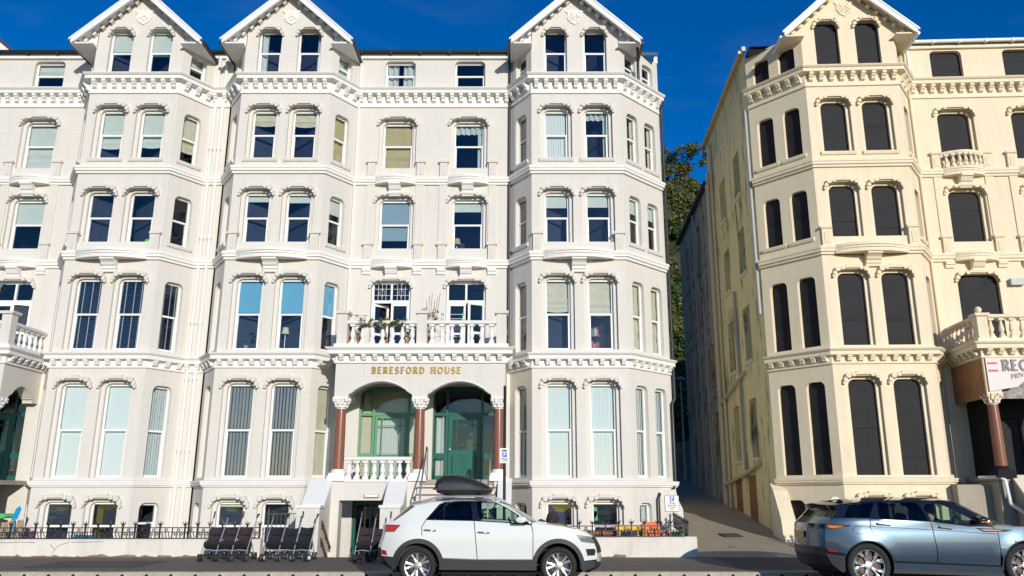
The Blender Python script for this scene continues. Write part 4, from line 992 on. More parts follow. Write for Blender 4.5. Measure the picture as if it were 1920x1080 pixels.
# side wall to the lane
sx_ = -1.43; Ls = 7.5
F_ = Facet((sx_, 1.47 + Ls), (sx_, 1.47))
ops = {0: [], 1: [], 2: [], 3: [], 4: []}
cols_ = (Ls - 2.3, Ls - 4.9)
rws = []
for k, (zl, zh, za, zb) in enumerate(((-.3, 2.3, .9, .95), (2.3, 5.3, 2.75, 4.65), (5.3, 8.5, 5.9, 7.75), (8.5, 11.3, 8.9, 10.5), (11.3, 16.0, 11.7, 13.3))):
    rws.append((zl, zh, [] if k == 0 else [dict(s=c, w=.95, z0=za, z1=zb, r=.02, depth=.28) for c in sorted(cols_)]))
    if k:
        for c in cols_:
            w__ = window(cr, F_, c, za, zb, .95, .24, None, 'oldwood', .5, 'room', False); put('sill', sill_mesh(1.1, 'cream_trim'), cr, F_.at(c, 0, za), F_.rz)
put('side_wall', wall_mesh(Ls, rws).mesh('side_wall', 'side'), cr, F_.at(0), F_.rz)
build(MB().box(sx_ - .10, sx_ + .02, 1.35, 1.47 + Ls, 15.98, 16.14), 'verge_board', 'creampipe', cr)
build(MB().tube([F_.at(Ls + .05, -.16, 15.97), F_.at(0, -.16, 15.97)], .06, 8), 'gutter', 'creampipe', cr, smooth=50)
# lower rear wing
Lr = 8.6; F2 = Facet((sx_, 1.47 + Ls + Lr), (sx_, 1.47 + Ls - .002)); rws = []; rc = [Lr - 1.2, Lr - 2.9, Lr - 4.6, Lr - 6.3]
for k, (zl, zh, za, zb) in enumerate(((-.3, 2.6, .9, .95), (2.6, 5.5, 2.9, 4.8), (5.5, 8.4, 6.0, 7.7), (8.4, 11.2, 9.0, 10.5), (11.2, 14.3, 12.0, 13.4))):
    rws.append((zl, zh, [] if k == 0 else [dict(s=c, w=.95, z0=za, z1=zb, r=.02, depth=.28) for c in sorted(rc)]))
    if k:
        for c in rc: window(cr, F2, c, za, zb, .95, .24, None, 'oldwood', .5, 'room', False); put('sill', sill_mesh(1.15, 'rear'), cr, F2.at(c, 0, za), F2.rz)
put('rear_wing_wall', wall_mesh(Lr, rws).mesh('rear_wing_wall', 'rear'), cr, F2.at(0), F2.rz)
build(MB().box(sx_ - .2, sx_ + 3, 1.47 + Ls, 1.47 + Ls + Lr, 14.3, 14.42), 'roof', 'slate', cr); build(MB().box(sx_ + .01, sx_ + 3, 1.47 + Ls + Lr - .1, 1.47 + Ls + Lr, -.3, 14.3), 'rear_wall', 'rear', cr)
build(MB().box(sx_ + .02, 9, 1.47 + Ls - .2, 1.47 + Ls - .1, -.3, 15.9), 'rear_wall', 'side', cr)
# pipes on the side wall
for s_p, za, zb, mt, rr in ((Ls + .0 - .35 + .22, 13.9, 7.0, 'greypipe', .055), (.35, 14.6, .9, 'creampipe', .07), (.05, 14.2, 1.2, 'creampipe', .06)):
    downpipe(cr, [F_.at(s_p, -.09, za), F_.at(s_p, -.09, zb)], mt, rr)
for s_p, za, zb in ((Lr - .5, 13.9, 7.5), (Lr - 2.1, 9.5, 1.5), (Lr - 3.8, 14.2, 2.0), (Lr - 5.4, 8.0, 2)): downpipe(cr, [F2.at(s_p, -.09, za), F2.at(s_p, -.09, zb)], 'greypipe', .06)
downpipe(cr, [F_.at(Ls - 1.6, -.1, 2.55), F_.at(Ls - 3.2, -.12, 2.3), F_.at(.4, -.12, 1.95)], 'creampipe', .07)
downpipe(cr, [F_.at(Ls - 2.8, -.1, 5.6), F_.at(.4, -.12, 5.0)], 'creampipe', .06)
for s_, w__ in ((Ls - 3.1, 1.0), (Ls - 5.2, .9)): build(MB().box(-w__ / 2, w__ / 2, -.02, .02, .3, 2.2), 'boarded_doorway', 'wood', cr, loc=F_.at(s_, 0, 0), rz=F_.rz)
for s_p in (Lr - 2.05, Lr - 3.75, Lr - 5.45, Lr - 7.2): build(MB().box(-.22, .22, -.07, .01, .5, 13.9), 'pilaster', 'rear', cr, loc=F2.at(s_p, 0, 0), rz=F2.rz)
for zz in (5.45, 8.35, 11.15): build(MB().box(0, Lr, -.05, .012, zz, zz + .14), 'ledge', 'rear', cr, loc=F2.at(0, 0, 0), rz=F2.rz)
downpipe(cr, [F_.at(Ls - 3.6, -.08, 8.6), F_.at(Ls - 3.6, -.08, 2.4)], 'greypipe', .05); downpipe(cr, [F_.at(Ls - 6.4, -.08, 15.6), F_.at(Ls - 6.4, -.08, .9)], 'creampipe', .065)
# ================================================================== CARS
M['vwpaint'] = pmat('white_car_paint', (.74, .77, .75), .22, coat=1.0)
m_, nt_, N_, L_, b_ = new_mat('blue_car_paint')
b_.inputs['Base Color'].default_value = (.058, .098, .150, 1); b_.inputs['Metallic'].default_value = .6; b_.inputs['Roughness'].default_value = .28; b_.inputs['Coat Weight'].default_value = 1; b_.inputs['Coat Roughness'].default_value = .02
M['bluepaint'] = m_
M['gloss_black'] = pmat('gloss_black_paint', (.012, .012, .016), .08, coat=.6)
M['cladding'] = pmat('grey_black_cladding', (.035, .037, .042), .55)
M['carglass'] = glassmat('car_glass', (.62, .78, .70)); M['privacy'] = glassmat('privacy_glass', (.05, .055, .075))
M['tail_red'] = pmat('tail_lamp_red', (.45, .01, .015), .15, coat=1); M['lamp_amber'] = pmat('lamp_amber', (.85, .20, .03), .2, coat=1)
M['headlamp'] = pmat('head_lamp', (.35, .37, .42), .12, metal=.6, coat=1); M['seat'] = pmat('dark_seat', (.035, .035, .04), .8)
M['alloy'] = pmat('alloy_wheel', (.66, .66, .67), .28, metal=.8); M['rimdark'] = pmat('dark_rim', (.03, .028, .028), .5, metal=.4); M['rust'] = pmat('rusty_disc', (.10, .06, .045), .5, metal=.6)
M['boxblack'] = pmat('roof_box_plastic', (.02, .021, .024), .38, bump=.06, bscale=150); M['numberplate'] = pmat('yellow_plate', (.62, .50, .10), .5)
def inside(p, poly):
    r = False; j = len(poly) - 1
    for i in range(len(poly)):
        a, b = poly[i], poly[j]
        if (a[1] > p[1]) != (b[1] > p[1]) and p[0] < (b[0] - a[0]) * (p[1] - a[1]) / (b[1] - a[1]) + a[0]: r = not r
        j = i
    return r
def resample(poly, res):
    out = []
    for a, b in zip(poly, poly[1:] + poly[:1]):
        n = max(1, int(math.hypot(b[0] - a[0], b[1] - a[1]) / res + .5))
        out += [(a[0] + (b[0] - a[0]) * k / n, a[1] + (b[1] - a[1]) * k / n) for k in range(n)]
    return out
def patch(poly, Wf, off=0.0, res=.07, both=True, near=True):
    """panel on the car's side: 2-D outline (x,z) triangulated and bent onto the body surface, near side -y and its mirror"""
    b = resample(poly, res); xs = [p[0] for p in b]; zs = [p[1] for p in b]; pts = list(b)
    x = min(xs) + res * .5
    while x < max(xs):
        z = min(zs) + res * .5
        while z < max(zs):
            if inside((x, z), b) and min((x - q[0]) ** 2 + (z - q[1]) ** 2 for q in b) > (res * .5) ** 2: pts.append((x, z))
            z += res
        x += res
    V, Ed, Fa, *_ = delaunay_2d_cdt([Vector(p) for p in pts], [], [list(range(len(b)))], 1, 1e-6)
    top = MB(); top.halves = []; sides = ([-1] if near else []) + ([1] if both else [])
    for sg in sides:
        mb = MB(); top.halves.append(mb); i = 0; mb.v += [(v.x, sg * (Wf(v.x, v.y) + off), v.y) for v in V]
        for f in Fa: mb.f.append(tuple(i + k for k in f)); mb.m.append(0)
    return top
def arc(cx, cz, r, a0, a1, n=14): return [(cx + r * math.cos(R(a0 + (a1 - a0) * k / n)), cz + r * math.sin(R(a0 + (a1 - a0) * k / n))) for k in range(n + 1)]
def arch_band(cx, cz, r1, r2, Wf, off, a0=-8, a1=188):
    top = MB(); top.halves = []; A = arc(cx, cz, r1, a0, a1, 24); B = arc(cx, cz, r2, a0, a1, 24)
    for sg in (-1, 1):
        mb = MB(); top.halves.append(mb)
        for a, b, c, d in zip(A, A[1:], B, B[1:]):
            P = lambda p, o: (p[0], sg * (Wf(p[0], p[1]) + o), p[1])
            mb.quad(P(a, off), P(b, off), P(d, off), P(c, off)); mb.quad(P(c, off), P(d, off), P(d, -.02), P(c, -.02)); mb.quad(P(a, off), P(b, off), P(b, -.35), P(a, -.35))
    return top
TS = [-1, -.94, -.85, -.7, -.45, -.2, 0, .2, .45, .7, .85, .94, 1]
def loft(C, S, Wf, i0, i1, p=2.6, push=0.0):
    mb = MB(); rows = []
    for k in range(i0, i1 + 1):
        c, s = C[k], S[k]; w = Wf(*s); rows.append([(s[0] + (c[0] - s[0]) * (1 - abs(t) ** p), t * w, s[1] + (c[1] - s[1]) * (1 - abs(t) ** p)) for t in TS])
    for a, b in zip(rows, rows[1:]):
        for j in range(len(TS) - 1): mb.quad(a[j], a[j + 1], b[j + 1], b[j])
    return mb
def make_wheel(car, x, y, r, rim_r, n, twist, near, style):
    sg = -1 if near else 1
    mb = MB(); w = .21
    mb.lathe([(rim_r - .012, w * .42), (rim_r, w * .48), (rim_r + (r - rim_r) * .5, w * .55), (r - .015, w * .47), (r, w * .36), (r + .001, 0), (r, -w * .36), (r - .015, -w * .47), (rim_r + (r - rim_r) * .5, -w * .55), (rim_r, -w * .48), (rim_r - .012, -w * .42)], 40, axis='y', caps=False)
    wh = build(mb, 'wheel', 'rubber', car, loc=(x, y, r), smooth=35)
    o = sg * w * .40
    rm = MB()
    def ring(ra, rb, ya, yb, m=0):
        for k in range(40):
            a, b = 2 * math.pi * k / 40, 2 * math.pi * (k + 1) / 40; rm.quad((ra * math.cos(a), ya, ra * math.sin(a)), (ra * math.cos(b), ya, ra * math.sin(b)), (rb * math.cos(b), yb, rb * math.sin(b)), (rb * math.cos(a), yb, rb * math.sin(a)), m=m)
    ring(rim_r - .002, rim_r - .022, o * 1.05, o * .98); ring(rim_r - .022, rim_r - .035, o * .98, o * .0, 1); ring(rim_r - .03, .0, o * .05, o * .05, 1)
    def spoke(a, r0, r1, w0, w1, bend=0):
        pts = []
        for k in range(5):
            t = k / 4; rr = r0 + (r1 - r0) * t; aa = a + bend * t; ww = w0 + (w1 - w0) * t
            c = (rr * math.cos(aa), rr * math.sin(aa)); tn = (-math.sin(aa), math.cos(aa)); yy = o * (.72 + .26 * t * t)
            pts.append(((c[0] - tn[0] * ww, yy * .93, c[1] - tn[1] * ww), (c[0], yy, c[1]), (c[0] + tn[0] * ww, yy * .93, c[1] + tn[1] * ww)))
        for p, q in zip(pts, pts[1:]):
            rm.quad(p[0], q[0], q[1], p[1]); rm.quad(p[1], q[1], q[2], p[2])
            for e in (0, 2): rm.quad(p[e], q[e], (q[e][0], q[e][1] * .4, q[e][2]), (p[e][0], p[e][1] * .4, p[e][2]), m=1)
    for k in range(n):
        a = 2 * math.pi * (k + .25) / n + .3
        if style == 'twin':
            spoke(a - .14, .055, rim_r - .02, .016, .024, -.10); spoke(a + .14, .055, rim_r - .02, .016, .024, .10)
        else:
            spoke(a - .06, .05, rim_r * .62, .017, .016, -.10); spoke(a + .06, .05, rim_r * .62, .017, .016, .10)
            spoke(a - .16, rim_r * .6, rim_r - .015, .017, .026, -.10); spoke(a + .16, rim_r * .6, rim_r - .015, .017, .026, .10); spoke(a - .20, rim_r * .5, rim_r - .02, .010, .012, -.22); spoke(a + .20, rim_r * .5, rim_r - .02, .010, .012, .22)
    rm.lathe([(.075, o * .6), (.072, o * .80), (.05, o * .86), (.0001, o * .88)], 20, axis='y')
    for k in range(5):
        a = 2 * math.pi * k / 5; rm.lathe([(.011, o * .8), (.011, o * .87)], 8, (.055 * math.cos(a), 0, .055 * math.sin(a)), m=1, axis='y')
    rm.fixn = True
    build(rm, 'rim', ['alloy', 'rimdark'], wh, smooth=30)
    build(MB().lathe([(rim_r * .62, o * .2), (rim_r * .62, o * .3), (.03, o * .3), (.03, o * .2)], 28, axis='y'), 'brake_disc', 'rust', wh)
    return wh
def seat_mb(x, y, w=.46):
    mb = MB()
    mb.prism([(x - .28, .34), (x + .24, .34), (x + .26, .46), (x - .05, .50), (x - .16, .66), (x - .30, 1.02), (x - .40, 1.06), (x - .42, .95), (x - .34, .6)], y - w / 2, y + w / 2)
    mb.prism([(x - .36, 1.10), (x - .28, 1.08), (x - .32, 1.27), (x - .40, 1.30), (x - .44, 1.2)], y - .12, y + .12)
    return mb
def car_common(car, Wf, C, S, wb, wr, rim_r, rn, style, arch_r, arch_z, track, sill, belt, seats, paint, wheel_x=(0,)):
    for x in (0, wb):
        for sg, near in ((-1, True), (1, False)): make_wheel(car, x, sg * track, wr, rim_r, rn, 0, near, style)
    # dark under-body, wheel wells, floor and liners
    xr_, xf_ = min(p[0] for p in S) + .2, max(p[0] for p in S) - .25
    mb = MB(); mb.box(.42, wb - .42, -.70, .70, .16, .34); mb.box(xr_, xf_, -.52, .52, .2, .40); build(mb, 'underbody', 'dark', car)
    for x, sg in ((0, -1), (0, 1), (wb, -1), (wb, 1)):
        mb = MB(); A = arc(x, wr + .005, arch_r + .03, -15, 195, 18)
        if True:
            for a, b in zip(A, A[1:]): mb.quad((a[0], sg * .84, a[1]), (b[0], sg * .84, b[1]), (b[0], sg * .50, b[1]), (a[0], sg * .50, a[1]))
            mb.quad(*[(p[0], sg * .50, p[1]) for p in A])
        mb.fixn = False; build(mb, 'wheel_well', 'dark', car)
    mb = MB()
    for sg in (-1, 1): mb.box(.47, wb - .47, sg * .80 - .01, sg * .80 + .01, .30, belt - .08)
    mb.box(-.55, wb - .1, -.8, .8, .34, .36); mb.box(-.5, .1, -.72, .72, .36, belt - .06); mb.box(wb - .62, wb - .55, -.8, .8, .36, belt - .1)
    mb.prism([(wb - .95, belt - .2), (wb - .85, belt - .04), (wb - .4, belt - .02), (wb - .4, .5), (wb - .6, .5)], -.74, .74); build(mb, 'cabin_lining', 'seat', car)
    for (x, y) in seats: build(seat_mb(x, y), 'seat', 'seat', car, smooth=40)
    build(seat_mb(.42, 0, 1.25), 'rear_bench', 'seat', car, smooth=40)

# ------------------------------------------------------------------ white crossover
def W1(x, z):
    w = .905
    if z > 1.05: w -= (z - 1.05) * .36
    if z > 1.40: w -= (z - 1.40) * .5
    if z < .5: w -= (.5 - z) * .12
    if .55 < z < 1.0: w += .012 * math.sin((z - .55) / .45 * math.pi) - .0
    if x < -.1: w -= .17 * ((-.1 - x) / .6) ** 2
    if x > 2.6: w -= .21 * ((x - 2.6) / .7) ** 2
    return w
C1 = [(-.55, .22), (-.82, .36), (-.85, .53), (-.85, .65), (-.80, .80), (-.77, .90), (-.765, 1.05), (-.72, 1.085), (-.58, 1.14), (-.43, 1.28), (-.24, 1.44), (-.24, 1.475), (-.04, 1.505), (.27, 1.535), (.61, 1.548), (1.01, 1.548), (1.3, 1.53), (1.56, 1.475), (1.72, 1.40), (1.93, 1.28), (2.21, 1.10), (2.35, 1.075), (2.71, 1.035), (3.02, .955), (3.23, .88), (3.32, .83), (3.38, .74), (3.43, .64), (3.45, .55), (3.445, .38), (3.42, .28), (3.20, .17)]
S1 = [(-.43, .27), (-.62, .40), (-.69, .52), (-.70, .65), (-.66, .78), (-.63, .90), (-.62, 1.06), (-.58, 1.085), (-.46, 1.13), (-.29, 1.25), (-.10, 1.385), (-.10, 1.40), (.04, 1.43), (.30, 1.475), (.61, 1.49), (1.01, 1.495), (1.3, 1.48), (1.55, 1.44), (1.68, 1.375), (1.85, 1.265), (2.10, 1.095), (2.22, 1.07), (2.67, 1.035), (2.95, .965), (3.12, .905), (3.20, .85), (3.26, .75), (3.30, .64), (3.315, .55), (3.31, .40), (3.27, .30), (3.04, .23)]
vw = tag(empty('parked_car', (-1.98, 15.55 + .905, .03)), 'white crossover car with a black roof box parked before the arched porch', 'car')
car_common(vw, W1, C1, S1, 2.59, .335, .245, 5, 'twin', .40, .335, .80, .27, 1.1, ((1.35, -.36), (1.35, .36)), 'vwpaint')
for nm, a, b, mt in (('rear_bumper', 0, 3, 'cladding'), ('tailgate', 3, 8, 'vwpaint'), ('rear_window', 8, 10, 'privacy'), ('spoiler', 10, 12, 'vwpaint'), ('roof', 12, 17, 'vwpaint'), ('windscreen', 17, 20, 'carglass'), ('bonnet', 20, 25, 'vwpaint'), ('front_grille', 25, 28, 'black'), ('front_bumper', 28, 29, 'vwpaint'), ('front_bumper_lip', 29, 31, 'cladding')):
    build(loft(C1, S1, W1, a, b), nm, mt, vw, smooth=35)
WZ = .335
up = S1[1:16 + 1]
quarter = [(-.62, .45), (-.69, .52)] + S1[3:21] + [(2.055, 1.075), (1.83, 1.235), (1.63, 1.355), (1.43, 1.445), (1.18, 1.475), (.97, 1.478), (.69, 1.475), (.44, 1.455), (.37, 1.44), (.13, 1.16), (.052, 1.02), (.062, .89), (.11, .81)] + arc(0, WZ, .43, 76, 165, 10)
fend = [(2.10, 1.062), (2.10, 1.095), (2.22, 1.07), (2.67, 1.035), (2.95, .965), (3.12, .905), (3.20, .85), (3.26, .75), (3.30, .64), (3.315, .55), (3.31, .44), (3.02, .42)] + arc(2.59, WZ, .43, 12, 160, 14) + [(2.125, .46), (2.128, .91)]
rdoor = [(.14, 1.15), (1.02, 1.13), (1.040, .96), (1.080, .58), (1.09, .455), (.45, .48)] + arc(0, WZ, .44, 20, 75, 8) + [(.075, .89), (.065, 1.02)]
fdoor = [(1.035, 1.13), (1.56, 1.10), (2.04, 1.06), (2.085, 1.055), (2.115, .91), (2.112, .455), (1.105, .455), (1.094, .58), (1.053, .96)]
build(patch(quarter, W1), 'body_side', 'vwpaint', vw, smooth=35); build(patch(fend, W1), 'front_wing', 'vwpaint', vw, smooth=35)
for nm, pl, hx in (('rear_door', rdoor, (.10, .32, .965)), ('front_door', fdoor, (1.10, 1.31, .925))):
    build(patch(pl, W1), nm, 'vwpaint', vw, smooth=35); ds = list(LAST)
    for sg, d in zip((-1, 1), ds):
        y = sg * (W1(hx[0], hx[2]) + .022); build(MB().tube([(hx[0], y - sg * .03, hx[2]), (hx[0] + .03, y, hx[2] + .005), (hx[1] - .03, y, hx[2] - .005), (hx[1], y - sg * .03, hx[2] - .008)], .016, 8), 'door_handle', 'chrome', d, smooth=60)
for nm, pl, mt in (('quarter_pane', [(.16, 1.165), (.42, 1.43), (.45, 1.44), (.45, 1.16)], 'privacy'), ('rear_door_pane', [(.47, 1.16), (.47, 1.445), (.69, 1.465), (.96, 1.468), (1.0, 1.14)], 'privacy'), ('front_door_pane', [(1.11, 1.135), (1.07, 1.468), (1.18, 1.466), (1.43, 1.435), (1.63, 1.345), (1.80, 1.235), (1.88, 1.09)], 'carglass')):
    build(patch(pl, W1, -.004), nm, mt, vw)
build(patch([(1.0, 1.14), (.965, 1.472), (1.065, 1.472), (1.105, 1.135)], W1, -.002), 'door_pillar', 'gloss_black', vw); build(patch([(1.885, 1.09), (1.805, 1.23), (1.83, 1.23), (2.05, 1.07)], W1, -.002), 'mirror_panel', 'gloss_black', vw)
build(patch([(.45, 1.16), (.45, 1.445), (.475, 1.445), (.475, 1.16)], W1, 0.0), 'window_divider', 'gloss_black', vw)
for sg in (-1, 1):
    for nm, pl, r_, mt in (('window_trim', [(.14, 1.155), (1.03, 1.137), (1.56, 1.107), (2.06, 1.064)], .010, 'gloss_black'), ('window_trim', [(.14, 1.16), (.44, 1.462), (.69, 1.480), (.97, 1.483), (1.18, 1.480), (1.43, 1.45), (1.63, 1.36), (1.83, 1.24), (2.06, 1.07)], .011, 'gloss_black')):
        build(MB().tube([(x, sg * (W1(x, z) + .0), z) for x, z in pl], r_, 6), nm, mt, vw, smooth=60)
    rl = [(-.06, 1.40), (.10, 1.50), (.30, 1.555), (.7, 1.575), (1.1, 1.575), (1.40, 1.545), (1.58, 1.475)]
    build(MB().tube([(x, sg * .66, z) for x, z in rl], .017, 8), 'roof_rail', 'alloy', vw, smooth=60)
    mh = build(MB().lathe([(.02, -.12), (.07, -.10), (.085, 0), (.08, .08), (.04, .12)], 14, axis='y'), 'door_mirror', 'vwpaint', vw, loc=(1.90, sg * 1.0, 1.155), smooth=50, sc=(1.35, 1.0, .75))
    build(MB().box(-.10, .10, -.10, .10, -.075, -.035), 'mirror_base', 'gloss_black', mh)
    build(patch([(-.24, .955), (-.24, 1.07), (-.01, 1.07), (.0, 1.0), (-.03, .955)], W1, .003, near=sg < 0, both=sg > 0), 'fuel_flap' if sg < 0 else 'side_panel', 'vwpaint', vw)
    build(patch([(-.625, 1.065), (-.33, 1.062), (-.37, 1.02), (-.45, .935), (-.625, .935)], W1, .012, near=sg < 0, both=sg > 0), 'tail_lamp', 'tail_red', vw)
    build(patch([(2.92, .885), (3.18, .852), (3.24, .80), (3.285, .72), (3.02, .76)], W1, .008, near=sg < 0, both=sg > 0), 'head_lamp', 'headlamp', vw)
    build(patch([(3.10, .63), (3.27, .63), (3.29, .58), (3.27, .51), (3.13, .51)], W1, .008, near=sg < 0, both=sg > 0), 'fog_lamp', 'black', vw)
    build(patch([(-.69, .62), (-.60, .60), (-.57, .52), (-.685, .53)], W1, .008, near=sg < 0, both=sg > 0), 'reflector', 'tail_red', vw)
build(patch([(-.17, .90), (-.02, .90), (-.02, .905), (-.17, .905)], W1, .001), 'crease', 'vwpaint', vw)
build(patch([(.40, .27), (.45, .475), (1.10, .45), (2.13, .45), (2.18, .26)], W1, .012), 'sill_cladding', 'cladding', vw, smooth=35)
build(patch([(.46, .468), (1.1, .445), (2.12, .445), (2.12, .458), (1.1, .460), (.46, .485)], W1, .018), 'sill_trim', 'alloy', vw)
build(patch([(3.03, .42), (3.30, .42), (3.27, .30), (3.04, .235), (3.0, .30)], W1, .01), 'bumper_cladding', 'cladding', vw, smooth=35); build(patch([(-.68, .51), (-.40, .49), (-.405, .30), (-.45, .28), (-.60, .41)], W1, .01), 'bumper_cladding', 'cladding', vw, smooth=35)
build(arch_band(0, WZ, .405, .485, W1, .016), 'arch_cladding', 'cladding', vw, smooth=40); build(arch_band(2.59, WZ, .405, .485, W1, .016), 'arch_cladding', 'cladding', vw, smooth=40)
st = MB(); st.tube([(0, .17 * math.cos(a / 16 * 2 * math.pi), .17 * math.sin(a / 16 * 2 * math.pi)) for a in range(16)], .014, 6, closed=True); build(st, 'steering_wheel', 'black', vw, loc=(1.72, -.36, 1.02), rot=(0, R(-22), 0))
# roof box on cross bars
box = tag(empty('roof_box', (-1.98 + .75, 16.455, 1.62)), 'black tapered luggage box on the roof of the white car', 'roof box')
box.scale = (.96, 1, .98)
bo = [(-.54, .12), (-.52, .05), (-.36, 0), (.30, 0), (.56, .02), (.60, .09), (.57, .12)]
def rbox(outl, zc):
    mb = MB(); rows = []
    n = len(outl)
    for t in (-1, -.97, -.88, -.7, 0, .7, .88, .97, 1):
        k = (1 - abs(t) ** 6) ** .5 if abs(t) < 1 else 0.0
        rows.append([(x * (.9 + .1 * k), t * .37, zc + (z - zc) * k) for x, z in outl])
    for a, b in zip(rows, rows[1:]):
        for j in range(n): mb.quad(a[j], a[(j + 1) % n], b[(j + 1) % n], b[j])
    return mb
lid = [(-.57, .125), (-.56, .23), (-.52, .33), (-.42, .385), (-.2, .40), (.0, .39), (.2, .335), (.40, .255), (.55, .175), (.60, .125)]
build(rbox(lid, .12), 'lid', 'boxblack', box, smooth=35); build(rbox(bo, .12), 'base_tray', 'boxblack', box, smooth=35)
build(MB().box(-.585, .615, -.372, .372, .108, .132), 'rim_seam', 'black', box)
for x in (-.30, .34):
    b_ = build(MB().tube([(x, -.64, -.035), (x, .64, -.035)], .02, 8), 'cross_bar', 'black', box)
    for sg in (-1, 1): build(MB().prism([(x - .06, -.09), (x + .07, -.09), (x + .05, -.04), (x + .03, -.01), (x - .03, -.01), (x - .05, -.04)], sg * .64 - .03, sg * .64 + .03), 'bar_foot', 'black', b_)

# ------------------------------------------------------------------ blue estate-shaped off-roader
def W2(x, z):
    w = .955
    if z > 1.16: w -= (z - 1.16) * .38
    if z > 1.48: w -= (z - 1.48) * .6
    if z < .55: w -= (.55 - z) * .14
    if .5 < z < 1.05: w += .018 * math.sin((z - .5) / .55 * math.pi)
    if x < .1: w -= .20 * ((.1 - x) / .95) ** 2
    if x > 2.9: w -= .24 * ((x - 2.9) / .8) ** 2
    for cx_ in (0, 2.87):
        d = math.hypot(x - cx_, z - .385)
        if .40 < d < .62: w += .020 * (.62 - d) / .22
    return w
C2 = [(-.61, .26), (-.88, .38), (-.93, .58), (-.92, .72), (-.905, 1.0), (-.88, 1.13), (-.77, 1.215), (-.73, 1.25), (-.60, 1.38), (-.66, 1.475), (-.44, 1.52), (-.11, 1.565), (.37, 1.60), (.9, 1.612), (1.51, 1.60), (1.90, 1.56), (2.08, 1.48), (2.44, 1.28), (2.86, 1.11), (3.0, 1.09), (3.45, 1.06), (3.66, .99), (3.76, .85), (3.80, .62), (3.78, .42), (3.58, .24)]
S2 = [(-.46, .29), (-.66, .42), (-.74, .58), (-.735, .72), (-.70, 1.0), (-.66, 1.13), (-.60, 1.20), (-.55, 1.245), (-.44, 1.36), (-.50, 1.455), (-.36, 1.48), (-.06, 1.515), (.37, 1.545), (.9, 1.555), (1.51, 1.54), (1.76, 1.475), (1.90, 1.40), (2.16, 1.245), (2.38, 1.12), (2.55, 1.09), (3.15, 1.04), (3.42, .97), (3.54, .85), (3.58, .62), (3.56, .42), (3.36, .26)]
rr_ = tag(empty('parked_car', (6.24, 15.38 + .955, -.015)), 'metallic blue off-road car with a black roof at the right edge', 'car')
car_common(rr_, W2, C2, S2, 2.87, .395, .295, 5, 'split', .44, .385, .835, .3, 1.18, ((1.62, -.38), (1.62, .38)), 'bluepaint')
for nm, a, b, mt in (('rear_bumper', 0, 3, 'cladding'), ('tailgate', 3, 5, 'bluepaint'), ('tailgate', 5, 7, 'bluepaint'), ('rear_window', 7, 8, 'privacy'), ('spoiler', 8, 10, 'gloss_black'), ('roof', 10, 15, 'gloss_black'), ('windscreen', 15, 18, 'carglass'), ('bonnet', 18, 21, 'bluepaint'), ('front_grille', 21, 23, 'black'), ('front_bumper', 23, 25, 'cladding')):
    build(loft(C2, S2, W2, a, b), nm, mt, rr_, smooth=35)
Z2 = .385
q2 = S2[2:7] + [(-.55, 1.235), (-.39, 1.232), (.09, 1.225), (.065, 1.08), (.11, .95), (.175, .835)] + arc(0, Z2, .46, 68, 152, 10)
cant = S2[7:16] + [(1.90, 1.40), (2.16, 1.245), (2.38, 1.12), (2.30, 1.09), (1.97, 1.205), (1.47, 1.478), (1.08, 1.505), (.25, 1.505), (-.23, 1.475), (-.39, 1.24)]
f2 = [(2.30, 1.095), (2.38, 1.12), (2.55, 1.09), (3.15, 1.04), (3.42, .97), (3.54, .85), (3.58, .62), (3.56, .45), (3.33, .42)] + arc(2.87, Z2, .46, 6, 163, 14) + [(2.405, .61), (2.41, .92), (2.40, 1.0)]
rd2 = [(.105, 1.22), (1.195, 1.165), (1.215, .94), (1.25, .61), (1.222, .445), (.47, .475)] + arc(0, Z2, .47, 14, 66, 8) + [(.125, .95), (.08, 1.08)]
fd2 = [(1.21, 1.165), (1.92, 1.085), (2.29, 1.085), (2.385, 1.0), (2.395, .92), (2.39, .61), (2.37, .395), (1.238, .44), (1.265, .61), (1.23, .94)]
build(patch(q2, W2), 'rear_wing', 'bluepaint', rr_, smooth=35); build(patch(cant, W2), 'roof_side', 'gloss_black', rr_, smooth=35); build(patch(f2, W2), 'front_wing', 'bluepaint', rr_, smooth=35)
for nm, pl, hx in (('rear_door', rd2, (.18, .45, 1.125)), ('front_door', fd2, (1.31, 1.57, 1.06))):
    build(patch(pl, W2), nm, 'bluepaint', rr_, smooth=35); ds = list(LAST)
    for d, k in zip(ds, (dict(both=False), dict(near=False))): build(patch([(hx[0], hx[2] + .012), (hx[0] + .04, hx[2] + .035), (hx[0] + .06, hx[2] + .012), (hx[1], hx[2] - .015), (hx[1], hx[2] - .035), (hx[0] + .02, hx[2] - .012)], W2, .012, **k), 'door_handle', 'gloss_black', d)
for nm, pl, mt in (('quarter_pane', [(-.22, 1.465), (-.365, 1.245), (.095, 1.235), (.235, 1.495)], 'privacy'), ('rear_door_pane', [(.30, 1.495), (1.055, 1.497), (1.17, 1.18), (.27, 1.225)], 'privacy'), ('front_door_pane', [(1.11, 1.495), (1.46, 1.47), (1.93, 1.20), (1.93, 1.10), (1.225, 1.17)], 'carglass')):
    build(patch(pl, W2, -.004), nm, mt, rr_)
for pl in ([(.095, 1.235), (.24, 1.50), (.305, 1.50), (.275, 1.222)], [(1.17, 1.178), (1.055, 1.50), (1.11, 1.50), (1.228, 1.172)], [(-.39, 1.238), (-.24, 1.475), (-.215, 1.475), (-.36, 1.238)]): build(patch(pl, W2, 0.0), 'door_pillar', 'gloss_black', rr_)
build(patch([(1.93, 1.10), (1.93, 1.205), (1.98, 1.20), (2.28, 1.092), (2.2, 1.085)], W2, -.001), 'mirror_panel', 'gloss_black', rr_)
